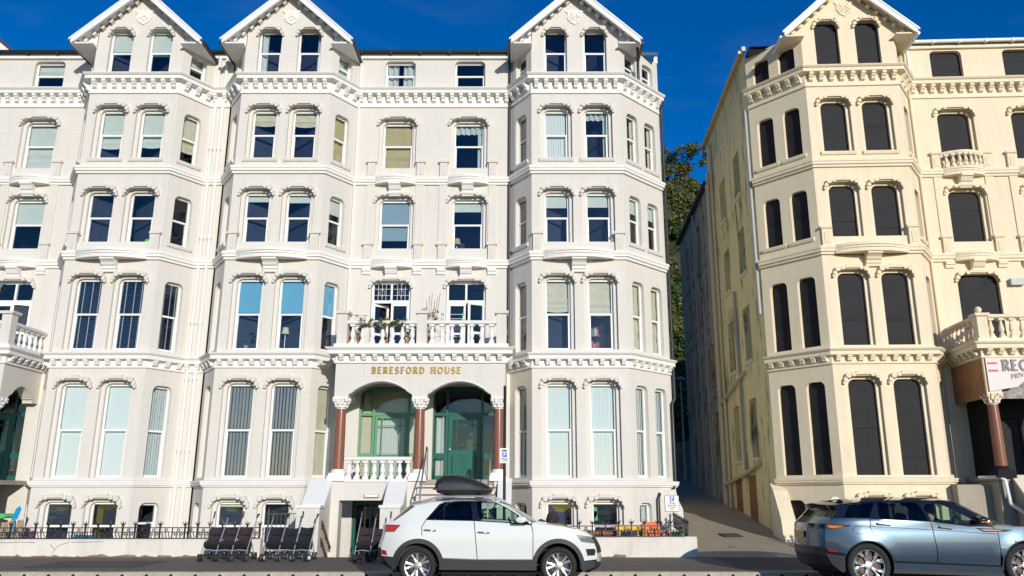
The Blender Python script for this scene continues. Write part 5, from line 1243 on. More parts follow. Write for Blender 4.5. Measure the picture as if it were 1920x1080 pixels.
for sg in (-1, 1):
    build(MB().tube([(x, sg * (W2(x, z) + .002), z) for x, z in ((-.6, 1.235), (-.39, 1.236), (.10, 1.230), (1.21, 1.175), (1.92, 1.095), (2.3, 1.088))], .009, 6), 'window_trim', 'gloss_black', rr_)
    mh = build(MB().lathe([(.02, -.13), (.075, -.11), (.095, 0), (.085, .09), (.04, .13)], 14, axis='y'), 'door_mirror', 'gloss_black', rr_, loc=(2.06, sg * 1.06, 1.20), smooth=50, sc=(1.1, 1.0, .85)); build(MB().box(-.06, .11, -.135, -.10, -.045, -.03), 'indicator', 'lamp_amber', mh)
    k = dict(near=sg < 0, both=sg > 0)
    tl = build(patch([(-.70, 1.12), (-.30, 1.105), (-.26, 1.09), (-.42, 1.07), (-.55, 1.03), (-.70, 1.03)], W2, .010, **k), 'tail_lamp', 'gloss_black', rr_)
    build(patch([(-.67, 1.105), (-.36, 1.09), (-.46, 1.068), (-.56, 1.05), (-.64, 1.06)], W2, .014, **k), 'lamp_strip', 'lamp_amber', tl)
    build(patch([(-.70, .70), (-.56, .66), (-.52, .63), (-.68, .645)], W2, .010, **k), 'reflector', 'tail_red', rr_)
    v = build(patch([(1.98, 1.065), (2.30, 1.045), (2.68, 1.02), (2.55, .995), (2.15, .99)], W2, .010, **k), 'wing_vent', 'gloss_black', rr_); build(patch([(2.08, 1.038), (2.50, 1.02), (2.42, 1.008), (2.16, 1.012)], W2, .016, **k), 'vent_blade', 'lamp_amber', v)
    build(patch([(3.18, .98), (3.44, .94), (3.52, .86), (3.28, .86)], W2, .008, **k), 'head_lamp', 'headlamp', rr_)
    fl = resample([(-.22, .965), (-.02, .955), (.01, 1.0), (-.02, 1.075), (-.19, 1.085), (-.24, 1.03)], .05)
    build(MB().tube([(x, sg * (W2(x, z) + .001), z) for x, z in fl], .0035, 4, closed=True), 'fuel_flap', 'dark', rr_)
    build(MB().tube([(x, sg * (W2(x, z) + .002), z) for x, z in ((.09, 1.085), (.6, 1.06), (1.2, 1.025), (1.8, .99), (2.38, .95))], .004, 4), 'crease', 'dark', rr_)  # last tube: a dark line painting the shade along the body crease
build(patch([(.46, .45), (1.235, .425), (2.40, .375), (2.40, .405), (1.235, .455), (.47, .482)], W2, .010), 'door_strip', 'gloss_black', rr_); build(patch([(.44, .33), (.46, .45), (1.235, .425), (2.40, .378), (2.42, .26)], W2, .002), 'sill', 'bluepaint', rr_); build(patch([(.42, .27), (.44, .335), (2.43, .265), (2.44, .21)], W2, .006), 'sill_cladding', 'cladding', rr_)
build(patch([(-.73, .60), (-.42, .57), (-.42, .30), (-.46, .27), (-.64, .42)], W2, .008), 'bumper_cladding', 'cladding', rr_, smooth=35); build(patch([(-.40, .60), (-.74, .70), (-.74, .60), (-.40, .565)], W2, .006), 'bumper_strip', 'gloss_black', rr_)
build(arch_band(0, Z2, .445, .462, W2, .006), 'arch_trim', 'cladding', rr_, smooth=40); build(arch_band(2.87, Z2, .445, .462, W2, .006), 'arch_trim', 'cladding', rr_, smooth=40)
build(MB().box(-.935, -.915, -.26, .26, .86, .98), 'number_plate', 'numberplate', rr_); build(loft([(-.912, 1.045), (-.898, 1.12)], [(-.702, 1.045), (-.672, 1.12)], W2, 0, 1), 'light_bar', 'gloss_black', rr_)
build(MB().prism([(-.26, 1.545), (-.12, 1.562), (-.04, 1.57), (-.09, 1.59), (-.16, 1.62), (-.21, 1.622)], -.018, .018), 'aerial_fin', 'gloss_black', rr_)
st = MB(); st.tube([(0, .18 * math.cos(a / 16 * 2 * math.pi), .18 * math.sin(a / 16 * 2 * math.pi)) for a in range(16)], .015, 6, closed=True); build(st, 'steering_wheel', 'black', rr_, loc=(2.02, -.38, 1.08), rot=(0, R(-22), 0))

# ------------------------------------------------------------------ driver in the blue car
M['skin'] = pmat('skin', (.55, .33, .23), .55); M['shirt'] = pmat('pale_blue_shirt', (.35, .45, .55), .85); M['hair'] = pmat('grey_hair', (.12, .10, .085), .8)
def skinned(name, verts, edges, radii, mats, root=0, sub=2):
    me = bpy.data.meshes.new(name); me.from_pydata(verts, edges, []); o = bpy.data.objects.new(name, me); col.objects.link(o)
    md = o.modifiers.new('skin', 'SKIN'); sv = me.skin_vertices
    if len(sv) == 0:
        bm_ = bmesh.new(); bm_.from_mesh(me); bm_.verts.layers.skin.verify(); bm_.to_mesh(me); bm_.free(); sv = me.skin_vertices
    for i, r in enumerate(radii): sv[0].data[i].radius = (r, r) if not isinstance(r, tuple) else r
    for i in range(len(verts)): sv[0].data[i].use_root = (i == root)
    s2 = o.modifiers.new('sub', 'SUBSURF'); s2.levels = sub; s2.render_levels = sub
    dg = bpy.context.evaluated_depsgraph_get(); m2 = bpy.data.meshes.new_from_object(o.evaluated_get(dg)); m2.name = name
    bpy.data.objects.remove(o); m2.materials.clear()
    for x in mats: m2.materials.append(M[x])
    m2.polygons.foreach_set('use_smooth', [True] * len(m2.polygons)); return m2
PX, PY = 6.24 + 1.55, 16.335 - .38
pv = [(0, 0, .55), (-.06, 0, .80), (-.10, 0, 1.02), (-.10, 0, 1.12), (-.09, 0, 1.20), (-.06, 0, 1.29), (-.04, 0, 1.37),
      (-.09, -.18, 1.03), (.10, -.24, .86), (.36, -.13, 1.02), (.44, -.10, 1.09), (-.09, .18, 1.03), (.10, .24, .86), (.36, .13, 1.02), (.44, .10, 1.09),
      (.06, -.10, .53), (.46, -.12, .60), (.66, -.12, .28), (.78, -.12, .24), (.06, .10, .53), (.46, .12, .60), (.66, .12, .28), (.78, .12, .24), (.035, 0, 1.28)]
pe = [(0, 1), (1, 2), (2, 3), (3, 4), (4, 5), (5, 6), (2, 7), (7, 8), (8, 9), (9, 10), (2, 11), (11, 12), (12, 13), (13, 14), (0, 15), (15, 16), (16, 17), (17, 18), (0, 19), (19, 20), (20, 21), (21, 22), (5, 23)]
pr = [.13, .13, .13, .055, .075, .095, .075, .075, .05, .038, .03, .075, .05, .038, .03, .085, .065, .045, .04, .085, .065, .045, .04, .03]
pm = skinned('person', pv, pe, pr, ['skin', 'shirt'])
for p in pm.polygons:
    c = p.center; p.material_index = 0 if (c.z > 1.13 or (c.x > .30 and c.z > .9)) else 1
person = tag(put('person', pm, None, (PX, PY, .0)), 'driver in a pale shirt holding the wheel of the blue car', 'person')
hm = MB(); hm.lathe([(.02, .125), (.07, .105), (.098, .05), (.105, .0), (.095, -.05), (.06, -.06)], 14); build(hm, 'hair', 'hair', person, loc=(-.075, 0, 1.34), smooth=60)
for sg in (-1, 1):
    hb = MB()
    for k in range(4): hb.tube([(.43 + k * .003, sg * .10 + (k - 1.5) * .018, 1.10), (.475, sg * .10 + (k - 1.5) * .019, 1.135 - k * .003), (.49, sg * .10 + (k - 1.5) * .019, 1.10)], .009, 6)
    hb.tube([(.42, sg * .07, 1.09), (.46, sg * .055, 1.12)], .010, 6); build(hb, 'fingers', 'skin', person, smooth=60)
# ================================================================== GARDEN WALLS AND RAILINGS
def garden_wall(name, label, x0, x1, zl, zr, ret=None):
    r = tag(empty(name, ((x0 + x1) / 2, 21.0, 0)), label, 'wall'); cx = (x0 + x1) / 2
    n = 24; mb = MB(); rnd = random.Random(int(x0 * 10))
    # slightly uneven rendered face
    rows = [(-.3, .0), (.10, -.004), (.3, .0), (None, .0)]
    def zt(x): return zl + (zr - zl) * (x - x0) / (x1 - x0)
    P = []
    for i in range(n + 1):
        x = x0 + (x1 - x0) * i / n; j = [rnd.uniform(-.006, .006) for _ in range(4)]
        P.append([(x - cx, j[0], -.3), (x - cx, -.012 + j[1], .17), (x - cx, j[1], .22), (x - cx, j[2], zt(x) - .03), (x - cx, .03, zt(x) + j[3] * .4), (x - cx, .22, zt(x) + j[3] * .4), (x - cx, .25, zt(x) - .04), (x - cx, .25, -.6)])
    for a, b in zip(P, P[1:]):
        for k in range(7): mb.quad(a[k], b[k], b[k + 1], a[k + 1])
    mb.quad(*P[0]); mb.quad(*P[-1])
    build(mb, 'wall_face', 'gwall', r, smooth=40)
    return r
gl_ = garden_wall('garden_wall', 'long low white garden wall with a crack, left of the pushchairs', -22, -6.6, .56, .575)
gr_ = garden_wall('garden_wall', 'short low white garden wall at the corner of the lane', -.32, 4.28, .60, .625)
build(MB().box(4.02 - 1.98, 4.275 - 1.98, .26, 2.9, -.3, .62).box(4.0 - 1.98, 4.278 - 1.98, .02, .258, .621, .63), 'return_wall', 'gwall', gr_)
for pts in ([(-11.35, .52), (-11.42, .47), (-11.5, .46), (-11.58, .42), (-11.64, .40), (-11.66, .36), (-11.70, .30), (-11.78, .18)], [(-11.83, .45), (-11.77, .40), (-11.70, .32)], [(-13.3, .5), (-12.9, .485), (-12.6, .5), (-12.2, .49)], [(-11.3, .50), (-10.8, .505), (-10.5, .51)]):
    build(MB().tube([(x + 14.3, -.002 + random.uniform(-.003, .001), z) for x, z in pts], .0055, 5), 'crack', 'dark', gl_)
M['exposed'] = pmat('crumbling_render', (.26, .19, .12), .95, noise=.4, nscale=9, bump=.5, bscale=40)
def broken_base(r, x0, x1, z0, seed):
    rnd = random.Random(seed); mb = MB(); x = x0; p = []
    while x < x1: p.append((x, z0 + max(.004, rnd.gauss(.035, .022)))); x += rnd.uniform(.06, .16)
    for a, b in zip(p, p[1:]): mb.quad((a[0], -.019, z0 - .05), (b[0], -.019, z0 - .05), (b[0], -.017, b[1]), (a[0], -.017, a[1]))
    build(mb, 'broken_render', 'exposed', r)
broken_base(gl_, -7.6, 7.6, .145, 4); broken_base(gr_, -2.2, .6, .145, 8)
# railing kit
def finial_post():
    mb = MB(); mb.box(-.017, .017, -.017, .017, 0, .34); mb.lathe([(.014, .30), (.022, .31), (.014, .325)], 8)
    for dx, dz in ((-.06, .415), (0, .44), (.06, .415)): mb.tube([(0, 0, .325), (dx * .75, 0, .36), (dx, 0, dz)], .018, 5, r1=.006)
    for dy in (-.035, .035): mb.tube([(0, 0, .325), (0, dy * .75, .36), (0, dy, .40)], .014, 5, r1=.004)
    mb.tube([(-.032, 0, .362), (.032, 0, .362)], .008, 5)
    return mb.mesh('finial_post', 'iron')
POST = finial_post()
def ring_mesh():
    return MB().tube([(.030 * math.cos(a * math.pi / 6), 0, .205 + .030 * math.sin(a * math.pi / 6)) for a in range(12)], .012, 5, closed=True).mesh('ring', 'iron')
RING = ring_mesh()
def scroll_mesh():
    mb = MB()
    for sg in (-1, 1):
        pts = [(sg * .03, 0, .0), (sg * .05, 0, .03), (sg * .03, 0, .07), (sg * .02, 0, .11)]
        for k in range(13):
            a = R(180 - k * 32); r = .050 - k * .0027; pts.append((sg * (.075 + r * math.cos(a)), 0, .105 + r * math.sin(a)))
        mb.tube(pts, .013, 5)
    return mb.mesh('scroll', 'iron')
SCROLL = scroll_mesh()
def wavy_mesh():
    mb = MB()
    for x in (-.08, 0, .08): mb.tube([(x + .018 * math.sin(k / 8 * 2 * math.pi), 0, .165 * k / 8) for k in range(9)], .012, 5)
    return mb.mesh('wavy_bars', 'iron')
WAVY = wavy_mesh()
def railing(label, p0, p1, z0, z1, sp=.31, skip=(), flip=0):
    p0, p1 = Vector(p0), Vector(p1); L_ = (p1 - p0).length; rz = math.atan2(p1.y - p0.y, p1.x - p0.x)
    r = tag(empty('iron_railing', (p0.x, p0.y, z0), rz), label, 'railing'); n = int(L_ / sp); sp = L_ / n; dz = (z1 - z0)
    for h, hh in ((.006, .022), (.158, .018), (.262, .022)):
        build(MB().prism([(0, h), (L_, h + dz), (L_, h + dz + hh), (0, h + hh)], -.010, .010), 'rail', 'iron', r)
    for i in range(n + 1):
        zz = dz * i / n
        if i in skip: put('plain_post', cached('ppost', lambda: MB().box(-.012, .012, -.012, .012, 0, .28).mesh('plain_post', 'iron')), r, (i * sp, 0, zz))
        else: put('finial_post', POST, r, (i * sp, 0, zz))
        if i < n:
            zc = dz * (i + .5) / n; put('ring', RING, r, ((i + .5) * sp, 0, zc + .012))
            put('scroll' if (i + flip) % 2 else 'wavy_bars', SCROLL if (i + flip) % 2 else WAVY, r, ((i + .5) * sp, 0, zc + .016))
    return r
railing('black iron railing with scrolls along the long cracked garden wall', (-19.2, 21.12), (-6.68, 21.12), .555, .572, .31, (21, 33))
railing('black iron railing in front of the orange toys by the lane', (-.28, 21.12), (3.98, 21.12), .60, .618, .31, (1,))
railing('black iron railing climbing the corner wall beside the lane', (4.08, 21.10), (4.18, 23.6), .60, .75, .28)
# corner stay
cs_ = MB(); 
# open iron gates
def gate(label, loc, rz, w=.85, h=1.15):
    g = tag(empty('iron_gate', loc, rz), label, 'gate')
    for x in (0, w): build(MB().box(x - .018, x + .018, -.018, .018, 0, h).lathe([(.03, h), (.03, h + .02), (.012, h + .06)], 8, (x, 0, 0)), 'gate_stile', 'iron', g)
    for z in (.1, .5, h - .12): build(MB().box(.02, w - .02, -.010, .010, z, z + .022), 'gate_rail', 'iron', g)
    bm_ = MB().box(-.007, .007, -.007, .007, .11, h - .1).mesh('gate_bar', 'iron')
    for i in range(7): put('gate_bar', bm_, g, (.1 + i * (w - .2) / 6, 0, 0))
    for x in (w * .36, w * .64): build(MB().tube([(x + .06 * math.cos(a * math.pi / 8), 0, h - .04 + .05 * math.sin(a * math.pi / 8)) for a in range(12)], .008, 5), 'gate_scroll', 'iron', g)
    return g
gate('open black iron gate behind the dark pushchair', (-6.48, 21.12, .14), R(12), .82)
gate('black iron gate behind the bonnet of the white car', (-1.35, 21.3, .14), R(5), .9)

# ================================================================== PUSHCHAIRS
M['maroon'] = pmat('maroon_fabric', (.034, .020, .026), .9, noise=.3, nscale=14); M['navyfab'] = pmat('navy_fabric', (.012, .012, .02), .9, noise=.3, nscale=14); M['grip'] = pmat('grey_grip', (.07, .07, .085), .7)
M['silver'] = pmat('silver_tube', (.42, .43, .45), .35, metal=.25); M['whitehub'] = pmat('white_hub', (.62, .63, .64), .5)
def pushchair(label, loc, fabric, rz=0, n=3, whub=False):
    p = tag(empty('pushchair', loc, rz), label, 'pushchair', 'pushchairs parked by the garden wall'); w = .355
    wm = cached(('pw', whub), lambda: smooth_by_angle(MB().lathe([(.04, -.018), (.078, -.018), (.085, -.008), (.085, .008), (.078, .018), (.04, .018)], 18, axis='y').mesh('wheel', 'rubber'), 40))
    hub = cached(('ph', whub), lambda: MB().lathe([(.045, -.020), (.052, 0), (.045, .020)], 12, axis='y').mesh('hub', 'whitehub' if whub else 'grip'))
    for i in range(n + 1):
        x = i * w
        build(MB().tube([(x, -.30, .12), (x, -.18, .32), (x, .06, .62), (x, .24, .86), (x, .33, .98)], .012, 8), 'frame_tube', 'silver', p, smooth=60)
        build(MB().tube([(x, -.02, .50), (x, .14, .30), (x, .30, .10)], .012, 8), 'rear_leg', 'silver', p, smooth=60)
        if i in (0, 1, n - 1, n) or n < 3:
            build(MB().tube([(x, .32, .965), (x, .345, 1.01), (x, .40, 1.045), (x, .47, 1.035)] if i % 2 else [(x, .32, .965), (x, .36, 1.03), (x, .38, 1.08), (x, .36, 1.11)], .021, 8), 'handle', 'grip' if i % 2 == 0 else 'black', p, smooth=60)
        for y, tw in ((-.31, R(random.uniform(-50, 40))), (.31, 0)):
            for sg in (-1, 1):
                c, s_ = math.cos(tw + R(90)), math.sin(tw + R(90)); o = .032 * sg
                q = put('wheel', wm, p, (x + c * o * 0 + math.cos(tw) * o, y + math.sin(tw) * o, .085), tw + R(90)); put('hub', hub, q)
            build(MB().box(x - .02, x + .02, y - .02, y + .02, .07, .15), 'wheel_fork', 'black', p)
    for i in range(n):
        x0, x1 = i * w + .012, (i + 1) * w - .012; mb = MB(); prof = [(-.17, .40), (-.12, .415), (.0, .40), (.05, .42), (.075, .50), (.115, .59), (.16, .68), (.20, .745)]
        m_ = 6; rnd = random.Random(i + int(loc[0] * 10)); rows = []
        for k, (y, z) in enumerate(prof):
            rows.append([(x0 + (x1 - x0) * j / m_, y + .05 * (1 - (2 * j / m_ - 1) ** 2) + rnd.uniform(-.014, .014) + .012 * math.sin(k * 2.1 + j), z - .03 * (1 - (2 * j / m_ - 1) ** 2) + rnd.uniform(-.006, .006) + (.02 if k == 7 and i != 1 else 0)) for j in range(m_ + 1)])
        for a, b in zip(rows, rows[1:]):
            for j in range(m_): mb.quad(a[j], a[j + 1], b[j + 1], b[j])
        build(mb, 'seat', fabric, p, smooth=60)
        build(MB().prism([(-.20, .37), (-.16, .29), (.10, .24), (.16, .40), (-.14, .41)], x0 + .005, x1 - .005, 'x'), 'basket', 'black', p)
        build(MB().prism([(-.20, .41), (-.17, .34), (.02, .37), (.03, .45)], x0 - .002, x1 + .002, 'x'), 'seat_pad', fabric, p)
        build(MB().tube([(x0, -.24, .235), ((x0 + x1) / 2, -.26, .26), (x1, -.24, .235)], .012, 6), 'cross_bar', 'silver', p, smooth=60); build(MB().tube([(x0, .26, .17), (x1, .26, .17)], .010, 6), 'rear_bar', 'black', p)
    build(MB().tube([(0, .05, .60), (.02, .12, .58), (n * w, .12, .58)], .009, 6), 'back_bar', 'black', p)
    return p
pushchair('triple pushchair with maroon seats, nearest the left edge', (-7.62, 20.15, zpave(20.15)), 'maroon')
pushchair('triple pushchair with navy seats beside the iron gate', (-6.16, 20.15, zpave(20.15)), 'navyfab', whub=True)
pushchair('pushchair half hidden behind the tail of the white car', (-3.98, 20.0, zpave(20.0)), 'maroon', 0, 2)

# ================================================================== SIGNS
M['signwhite'] = pmat('sign_white', (.80, .81, .80), .4); M['signblue'] = pmat('sign_blue', (.01, .10, .55), .4); M['signtext'] = pmat('sign_text', (.04, .05, .09), .5); M['signamber'] = pmat('sign_amber', (.70, .38, .03), .5)
ps = tag(empty('parking_sign', (-.455, 18.0, .10)), 'small white and blue parking sign on a dark pole by the right column', 'sign')
build(MB().lathe([(.032, 0), (.032, 3.85), (.036, 3.86), (.030, 3.9), (.005, 3.91)], 12), 'pole', 'iron', ps, smooth=50)
pl = build(MB().box(-.105, .105, -.05, -.035, 2.205, 2.525), 'sign_plate', 'signwhite', ps)
build(MB().box(-.05, .05, -.054, -.0505, 2.335, 2.435), 'blue_square', 'signblue', pl)
build(MB().prism([(-.06, 2.455), (-.065, 2.472), (-.03, 2.49), (.02, 2.495), (.05, 2.475), (.065, 2.468), (.06, 2.455)], -.054, -.0505), 'car_symbol', 'signtext', pl)
build(text_mb('P', .075, .22, .16, .003, .1, False, -.024, 2.348, None, -.0545), 'parking_letter', 'signwhite', pl)
for k, (tx, mt) in enumerate((('LIMITED TO', 'signtext'), ('2 HOURS', 'signtext'), ('IN ANY 24', 'signamber'))):
    w_ = text_width(tx, .022); build(text_mb(tx, .022, .2, .14, .003, .12, False, -w_ / 2, 2.295 - k * .034, None, -.0505), 'small_lettering', mt, pl)
build(MB().tube([(-.034, 0, 2.3), (.034, 0, 2.3)], .036, 8), 'clamp', 'steel', ps)
# corner pier of the lettered house carrying the car-park sign
build(MB().prism([(6.82, -.5), (6.82, 1.72), (7.28, 1.80), (7.32, 1.55), (7.46, 1.25), (7.50, -.5)], .78, 1.46), 'corner_pier', 'wall', ber)
ws = tag(empty('car_park_sign', (4.18, 23.776, 1.20)), 'white car park sign with a blue square on the house corner by the lane', 'sign')
fr_ = build(MB().box(-.20, .20, -.012, .0, -.01, .43), 'sign_frame', 'signtext', ws); build(MB().box(-.19, .19, -.016, -.0125, .0, .42), 'sign_plate', 'signwhite', ws)
bs = build(MB().box(-.06, .07, -.020, -.0165, .285, .41), 'blue_square', 'signblue', ws); build(text_mb('P', .095, .22, .16, .003, .1, False, -.028, .30, None, -.0205), 'parking_letter', 'signwhite', bs)
for k, (tx, mt, h_) in enumerate((('PRIVATE', 'signtext', .026), ('CAR PARK', 'signtext', .03), ('RESIDENT PERMIT', 'signtext', .025), ('HOLDERS', 'signred', .028), ('ONLY', 'signtext', .026))):
    w_ = text_width(tx, h_); build(text_mb(tx, h_, .2, .15, .003, .12, False, -w_ / 2, .235 - k * .05, None, -.0165), 'small_lettering', mt, ws)

# ================================================================== PLANTS
M['leafa'] = pmat('leaf_green', (.075, .12, .022), .6, c2=(.035, .065, .014), nscale=6); M['leafb'] = pmat('leaf_olive', (.13, .135, .03), .65, c2=(.06, .08, .018), nscale=3)
M['leafc'] = pmat('leaf_autumn', (.30, .17, .03), .65, c2=(.10, .11, .02), nscale=1.2); M['bark'] = pmat('bark', (.09, .065, .04), .9, noise=.3); M['dryleaf'] = pmat('dry_leaf', (.22, .15, .05), .8, c2=(.09, .10, .02), nscale=20)
def leaves(mb, rnd, c, rad, n, s, flat=1.0):
    for _ in range(n):
        while True:
            p = Vector((rnd.uniform(-1, 1), rnd.uniform(-1, 1), rnd.uniform(-1, 1)))
            if p.length < 1: break
        p = p * (.45 + .55 * p.length); q = Vector((c[0] + p.x * rad[0], c[1] + p.y * rad[1], c[2] + p.z * rad[2]))
        a = Vector((rnd.uniform(-1, 1), rnd.uniform(-1, 1), rnd.uniform(-.7, .7))).normalized(); b = a.cross(Vector((rnd.uniform(-1, 1), rnd.uniform(-1, 1), rnd.uniform(-1, 1)))).normalized(); k = s * rnd.uniform(.6, 1.3)
        mb.quad(q - a * k, q - b * k * .45 + a * k * .1, q + a * k, q + b * k * .45 + a * k * .1)
    mb.fixn = False
def potted(label, loc, pr, ph, fr, fh, leaf, n, pot='terracotta', s=.04):
    p = tag(empty('potted_plant', loc), label, 'plant', 'plants on the balcony'); rnd = random.Random(label)
    build(MB().lathe([(pr * .7, 0), (pr * .95, ph * .85), (pr * 1.08, ph * .86), (pr * 1.08, ph), (pr * .9, ph), (pr * .85, ph * .9)], 14), 'pot', pot, p, smooth=40)
    mb = MB(); leaves(mb, rnd, (0, 0, ph + fh * .5), (fr, fr, fh * .6), n, s); build(mb, 'foliage', leaf, p)
    mb = MB()
    for k in range(4): mb.tube([(0, 0, ph * .8), (rnd.uniform(-.5, .5) * fr, rnd.uniform(-.5, .5) * fr, ph + fh * .6)], .006, 5, r1=.003)
    build(mb, 'stem', 'bark', p); return p
BZ = 5.725
potted('terracotta pot with a sparse plant at the balcony left pier', (-4.98, 22.55, BZ), .11, .42, .10, .25, 'leafa', 60)
potted('second terracotta pot on the balcony, from the left pier', (-4.70, 22.55, BZ), .10, .38, .12, .2, 'leafb', 60)
potted('small terracotta pot low on the balcony before the opened casement', (-3.98, 22.5, BZ), .08, .16, .12, .18, 'leafa', 70)
potted('terracotta pot with yellowish leaves left of the balcony middle pier', (-3.36, 22.5, BZ), .09, .18, .16, .34, 'leafb', 110)
potted('tall dark red pot with a bushy plant against the balcony middle pier', (-3.08, 22.62, BZ), .10, .40, .13, .25, 'leafa', 90)
cp = tag(empty('climbing_plant', (-4.0, 22.25, BZ + .60)), 'trailing climber draped along the left balcony hand rail', 'plant'); rnd = random.Random(5)
mb = MB()
for k in range(26): leaves(mb, rnd, (-.62 + k * .05, -.13 + rnd.uniform(-.05, .05), .02 + rnd.uniform(-.12, .08)), (.08, .08, .07), 18, .045)
build(mb, 'foliage', 'leafb', cp); build(MB().tube([(-.8, .1, -.5), (-.6, 0, -.05), (-.2, -.03, .02), (.3, 0, -.02), (.6, .05, -.03)], .008, 5), 'stem', 'bark', cp)
cp2 = tag(empty('climbing_plant', (-4.92, 22.5, BZ + .4)), 'thin climber leaning above the balcony left pier', 'plant'); mb = MB()
for k in range(8): leaves(mb, rnd, (k * .06 - .05, 0, .45 + .06 * math.sin(k)), (.05, .05, .03), 5, .03)
build(mb, 'foliage', 'dryleaf', cp2); build(MB().tube([(0, 0, 0), (.05, 0, .3), (.1, 0, .5), (.4, 0, .48)], .006, 5), 'stem', 'bark', cp2)
cn_ = tag(empty('cane_plant', (-2.72, 22.55, BZ)), 'leggy plant tied to bamboo canes behind the balcony middle pier', 'plant'); build(MB().lathe([(.10, 0), (.13, .3), (.14, .3)], 12), 'pot', 'terracotta', cn_)
for k in range(6):
    a = -.18 + k * .075; build(MB().tube([(a * .5, 0, .2), (a + .06, .02 * k, 1.35 + .12 * (k % 3))], .009, 5), 'cane', 'wood', cn_)
mb = MB()
for k in range(20): leaves(mb, rnd, (rnd.uniform(-.26, .22), rnd.uniform(-.1, .1), .35 + rnd.random() * .8), (.08, .08, .07), 14, .036)
build(mb, 'foliage', 'dryleaf', cn_)
M['turq'] = pmat('turquoise_plastic', (.03, .48, .60), .4)
ar = tag(empty('folding_airer', (-2.10, 22.75, BZ)), 'folding clothes airer with turquoise corners on the balcony', 'airer')
for x in (-.30, .30):
    build(MB().tube([(x, -.2, 0), (x, .1, 1.0)], .011, 6), 'airer_leg', 'upvc', ar)
    for z in (.86, 1.0): build(MB().box(x - .045, x + .03, .1 * z - .03, .1 * z + .03, z - .035, z + .03), 'corner_piece', 'turq', ar)
for z in (.3, .42, .54, .66, .86, 1.0): build(MB().tube([(-.30, -.2 + .3 * z, z), (.30, -.2 + .3 * z, z)], .007, 5), 'airer_bar', 'upvc', ar)
# porch plants behind the lower balusters
pp = potted('straggly dead plant in a pot behind the porch balusters', (-4.62, 22.62, 2.045), .10, .2, .16, .4, 'dryleaf', 90)
pp['group'] = 'plants in the porch'

# ================================================================== THINGS SEEN IN THE WINDOWS
hp = tag(empty('house_plant', (-8.30, 23.55, 5.75)), 'broad leaved green house plant in a first floor window under a blue blind', 'plant')
build(MB().lathe([(.07, 0), (.10, .18), (.105, .18)], 12), 'pot', 'greybl', hp)
mb = MB(); rnd = random.Random(2)
for k in range(14):
    a = rnd.uniform(0, 6.28); rr, zz = rnd.uniform(.04, .2), rnd.uniform(.28, .62); c = Vector((rr * math.cos(a), rr * math.sin(a) * .5, zz)); u = Vector((math.cos(a), math.sin(a) * .6, .3)).normalized(); v = u.cross(Vector((0, -.5, 1))).normalized()
    mb.quad(c - u * .03, c + v * .08 + u * .05, c + u * .15, c - v * .08 + u * .05); mb.tube([(0, 0, .15), tuple(c)], .006, 4)
mb.fixn = False; build(mb, 'foliage', 'leafa', hp)
def lamp(label, loc, sr, sh, h, mat):
    l = tag(empty('lamp', loc), label, 'lamp'); build(MB().lathe([(.07, 0), (.07, .02), (.012, .03), (.012, h)], 12), 'lamp_stand', 'steel', l); build(MB().lathe([(sr, h - .02), (sr * .7, h - .02 + sh)], 16, caps=False), 'lamp_shade', mat, l, smooth=60); return l
lamp('lamp with a cream shade in a first floor window with a blue blind', (-7.16, 23.6, 5.75), .12, .2, .55, 'creamb'); lamp('table lamp with a tan shade in the second floor window beside the pilaster', (-2.18, 24.45, 9.08), .13, .2, .28, 'tan')
pd = tag(empty('pendant_lamp', (-12.80, 24.1, 9.70)), 'pale round pendant lamp hanging inside a dark second floor window', 'lamp'); build(MB().lathe([(.02, .05), (.12, .03), (.16, -.02), (.10, -.06), (.02, -.07)], 16), 'lamp_shade', 'greyslat', pd, smooth=60); build(MB().tube([(0, 0, .04), (0, 0, .6)], .006, 5), 'flex', 'black', pd)
M['lime'] = pmat('lime_glass', (.30, .70, .04), .2)
tag(build(MB().lathe([(.05, 0), (.055, .03), (.085, .05), (.09, .14), (.07, .19), (.05, .19)], 14), 'vase', 'lime', None, loc=(-11.52, 23.42, 8.99), smooth=60), 'lime green glass on the sill of a dark second floor window', 'vase')
bc = tag(empty('bookcase', (.95, 23.75, 5.75)), 'wooden bookcase with books in a first floor window under cream blinds', 'bookcase')
for x in (-.12, 1.35): build(MB().box(x, x + .03, 0, .25, 0, .5), 'side_panel', 'wood', bc)
build(MB().box(-.12, 1.38, 0, .25, .50, .53), 'shelf', 'wood', bc); build(MB().box(-.12, 1.38, 0, .25, .02, .04), 'shelf', 'wood', bc)
bm_ = {}; rnd = random.Random(9)
for c in ((.45, .06, .08), (.12, .22, .36), (.65, .6, .45), (.1, .1, .12), (.5, .33, .12)):
    M['book%d' % len(bm_)] = pmat('book_cover_%d' % len(bm_), c, .6); bm_[len(bm_)] = c
x = -.08
while x < 1.3:
    w_ = rnd.uniform(.025, .05); h_ = rnd.uniform(.24, .34); build(MB().box(x, x + w_ * .93, .03, .2, .04, .04 + h_), 'book', 'book%d' % rnd.randrange(5), bc); x += w_
x = .98
while x < 1.25:
    w_ = rnd.uniform(.025, .045); h_ = rnd.uniform(.18, .26); build(MB().box(x, x + w_ * .93, .03, .2, .53, .53 + h_), 'book', 'book%d' % rnd.randrange(5), bc); x += w_

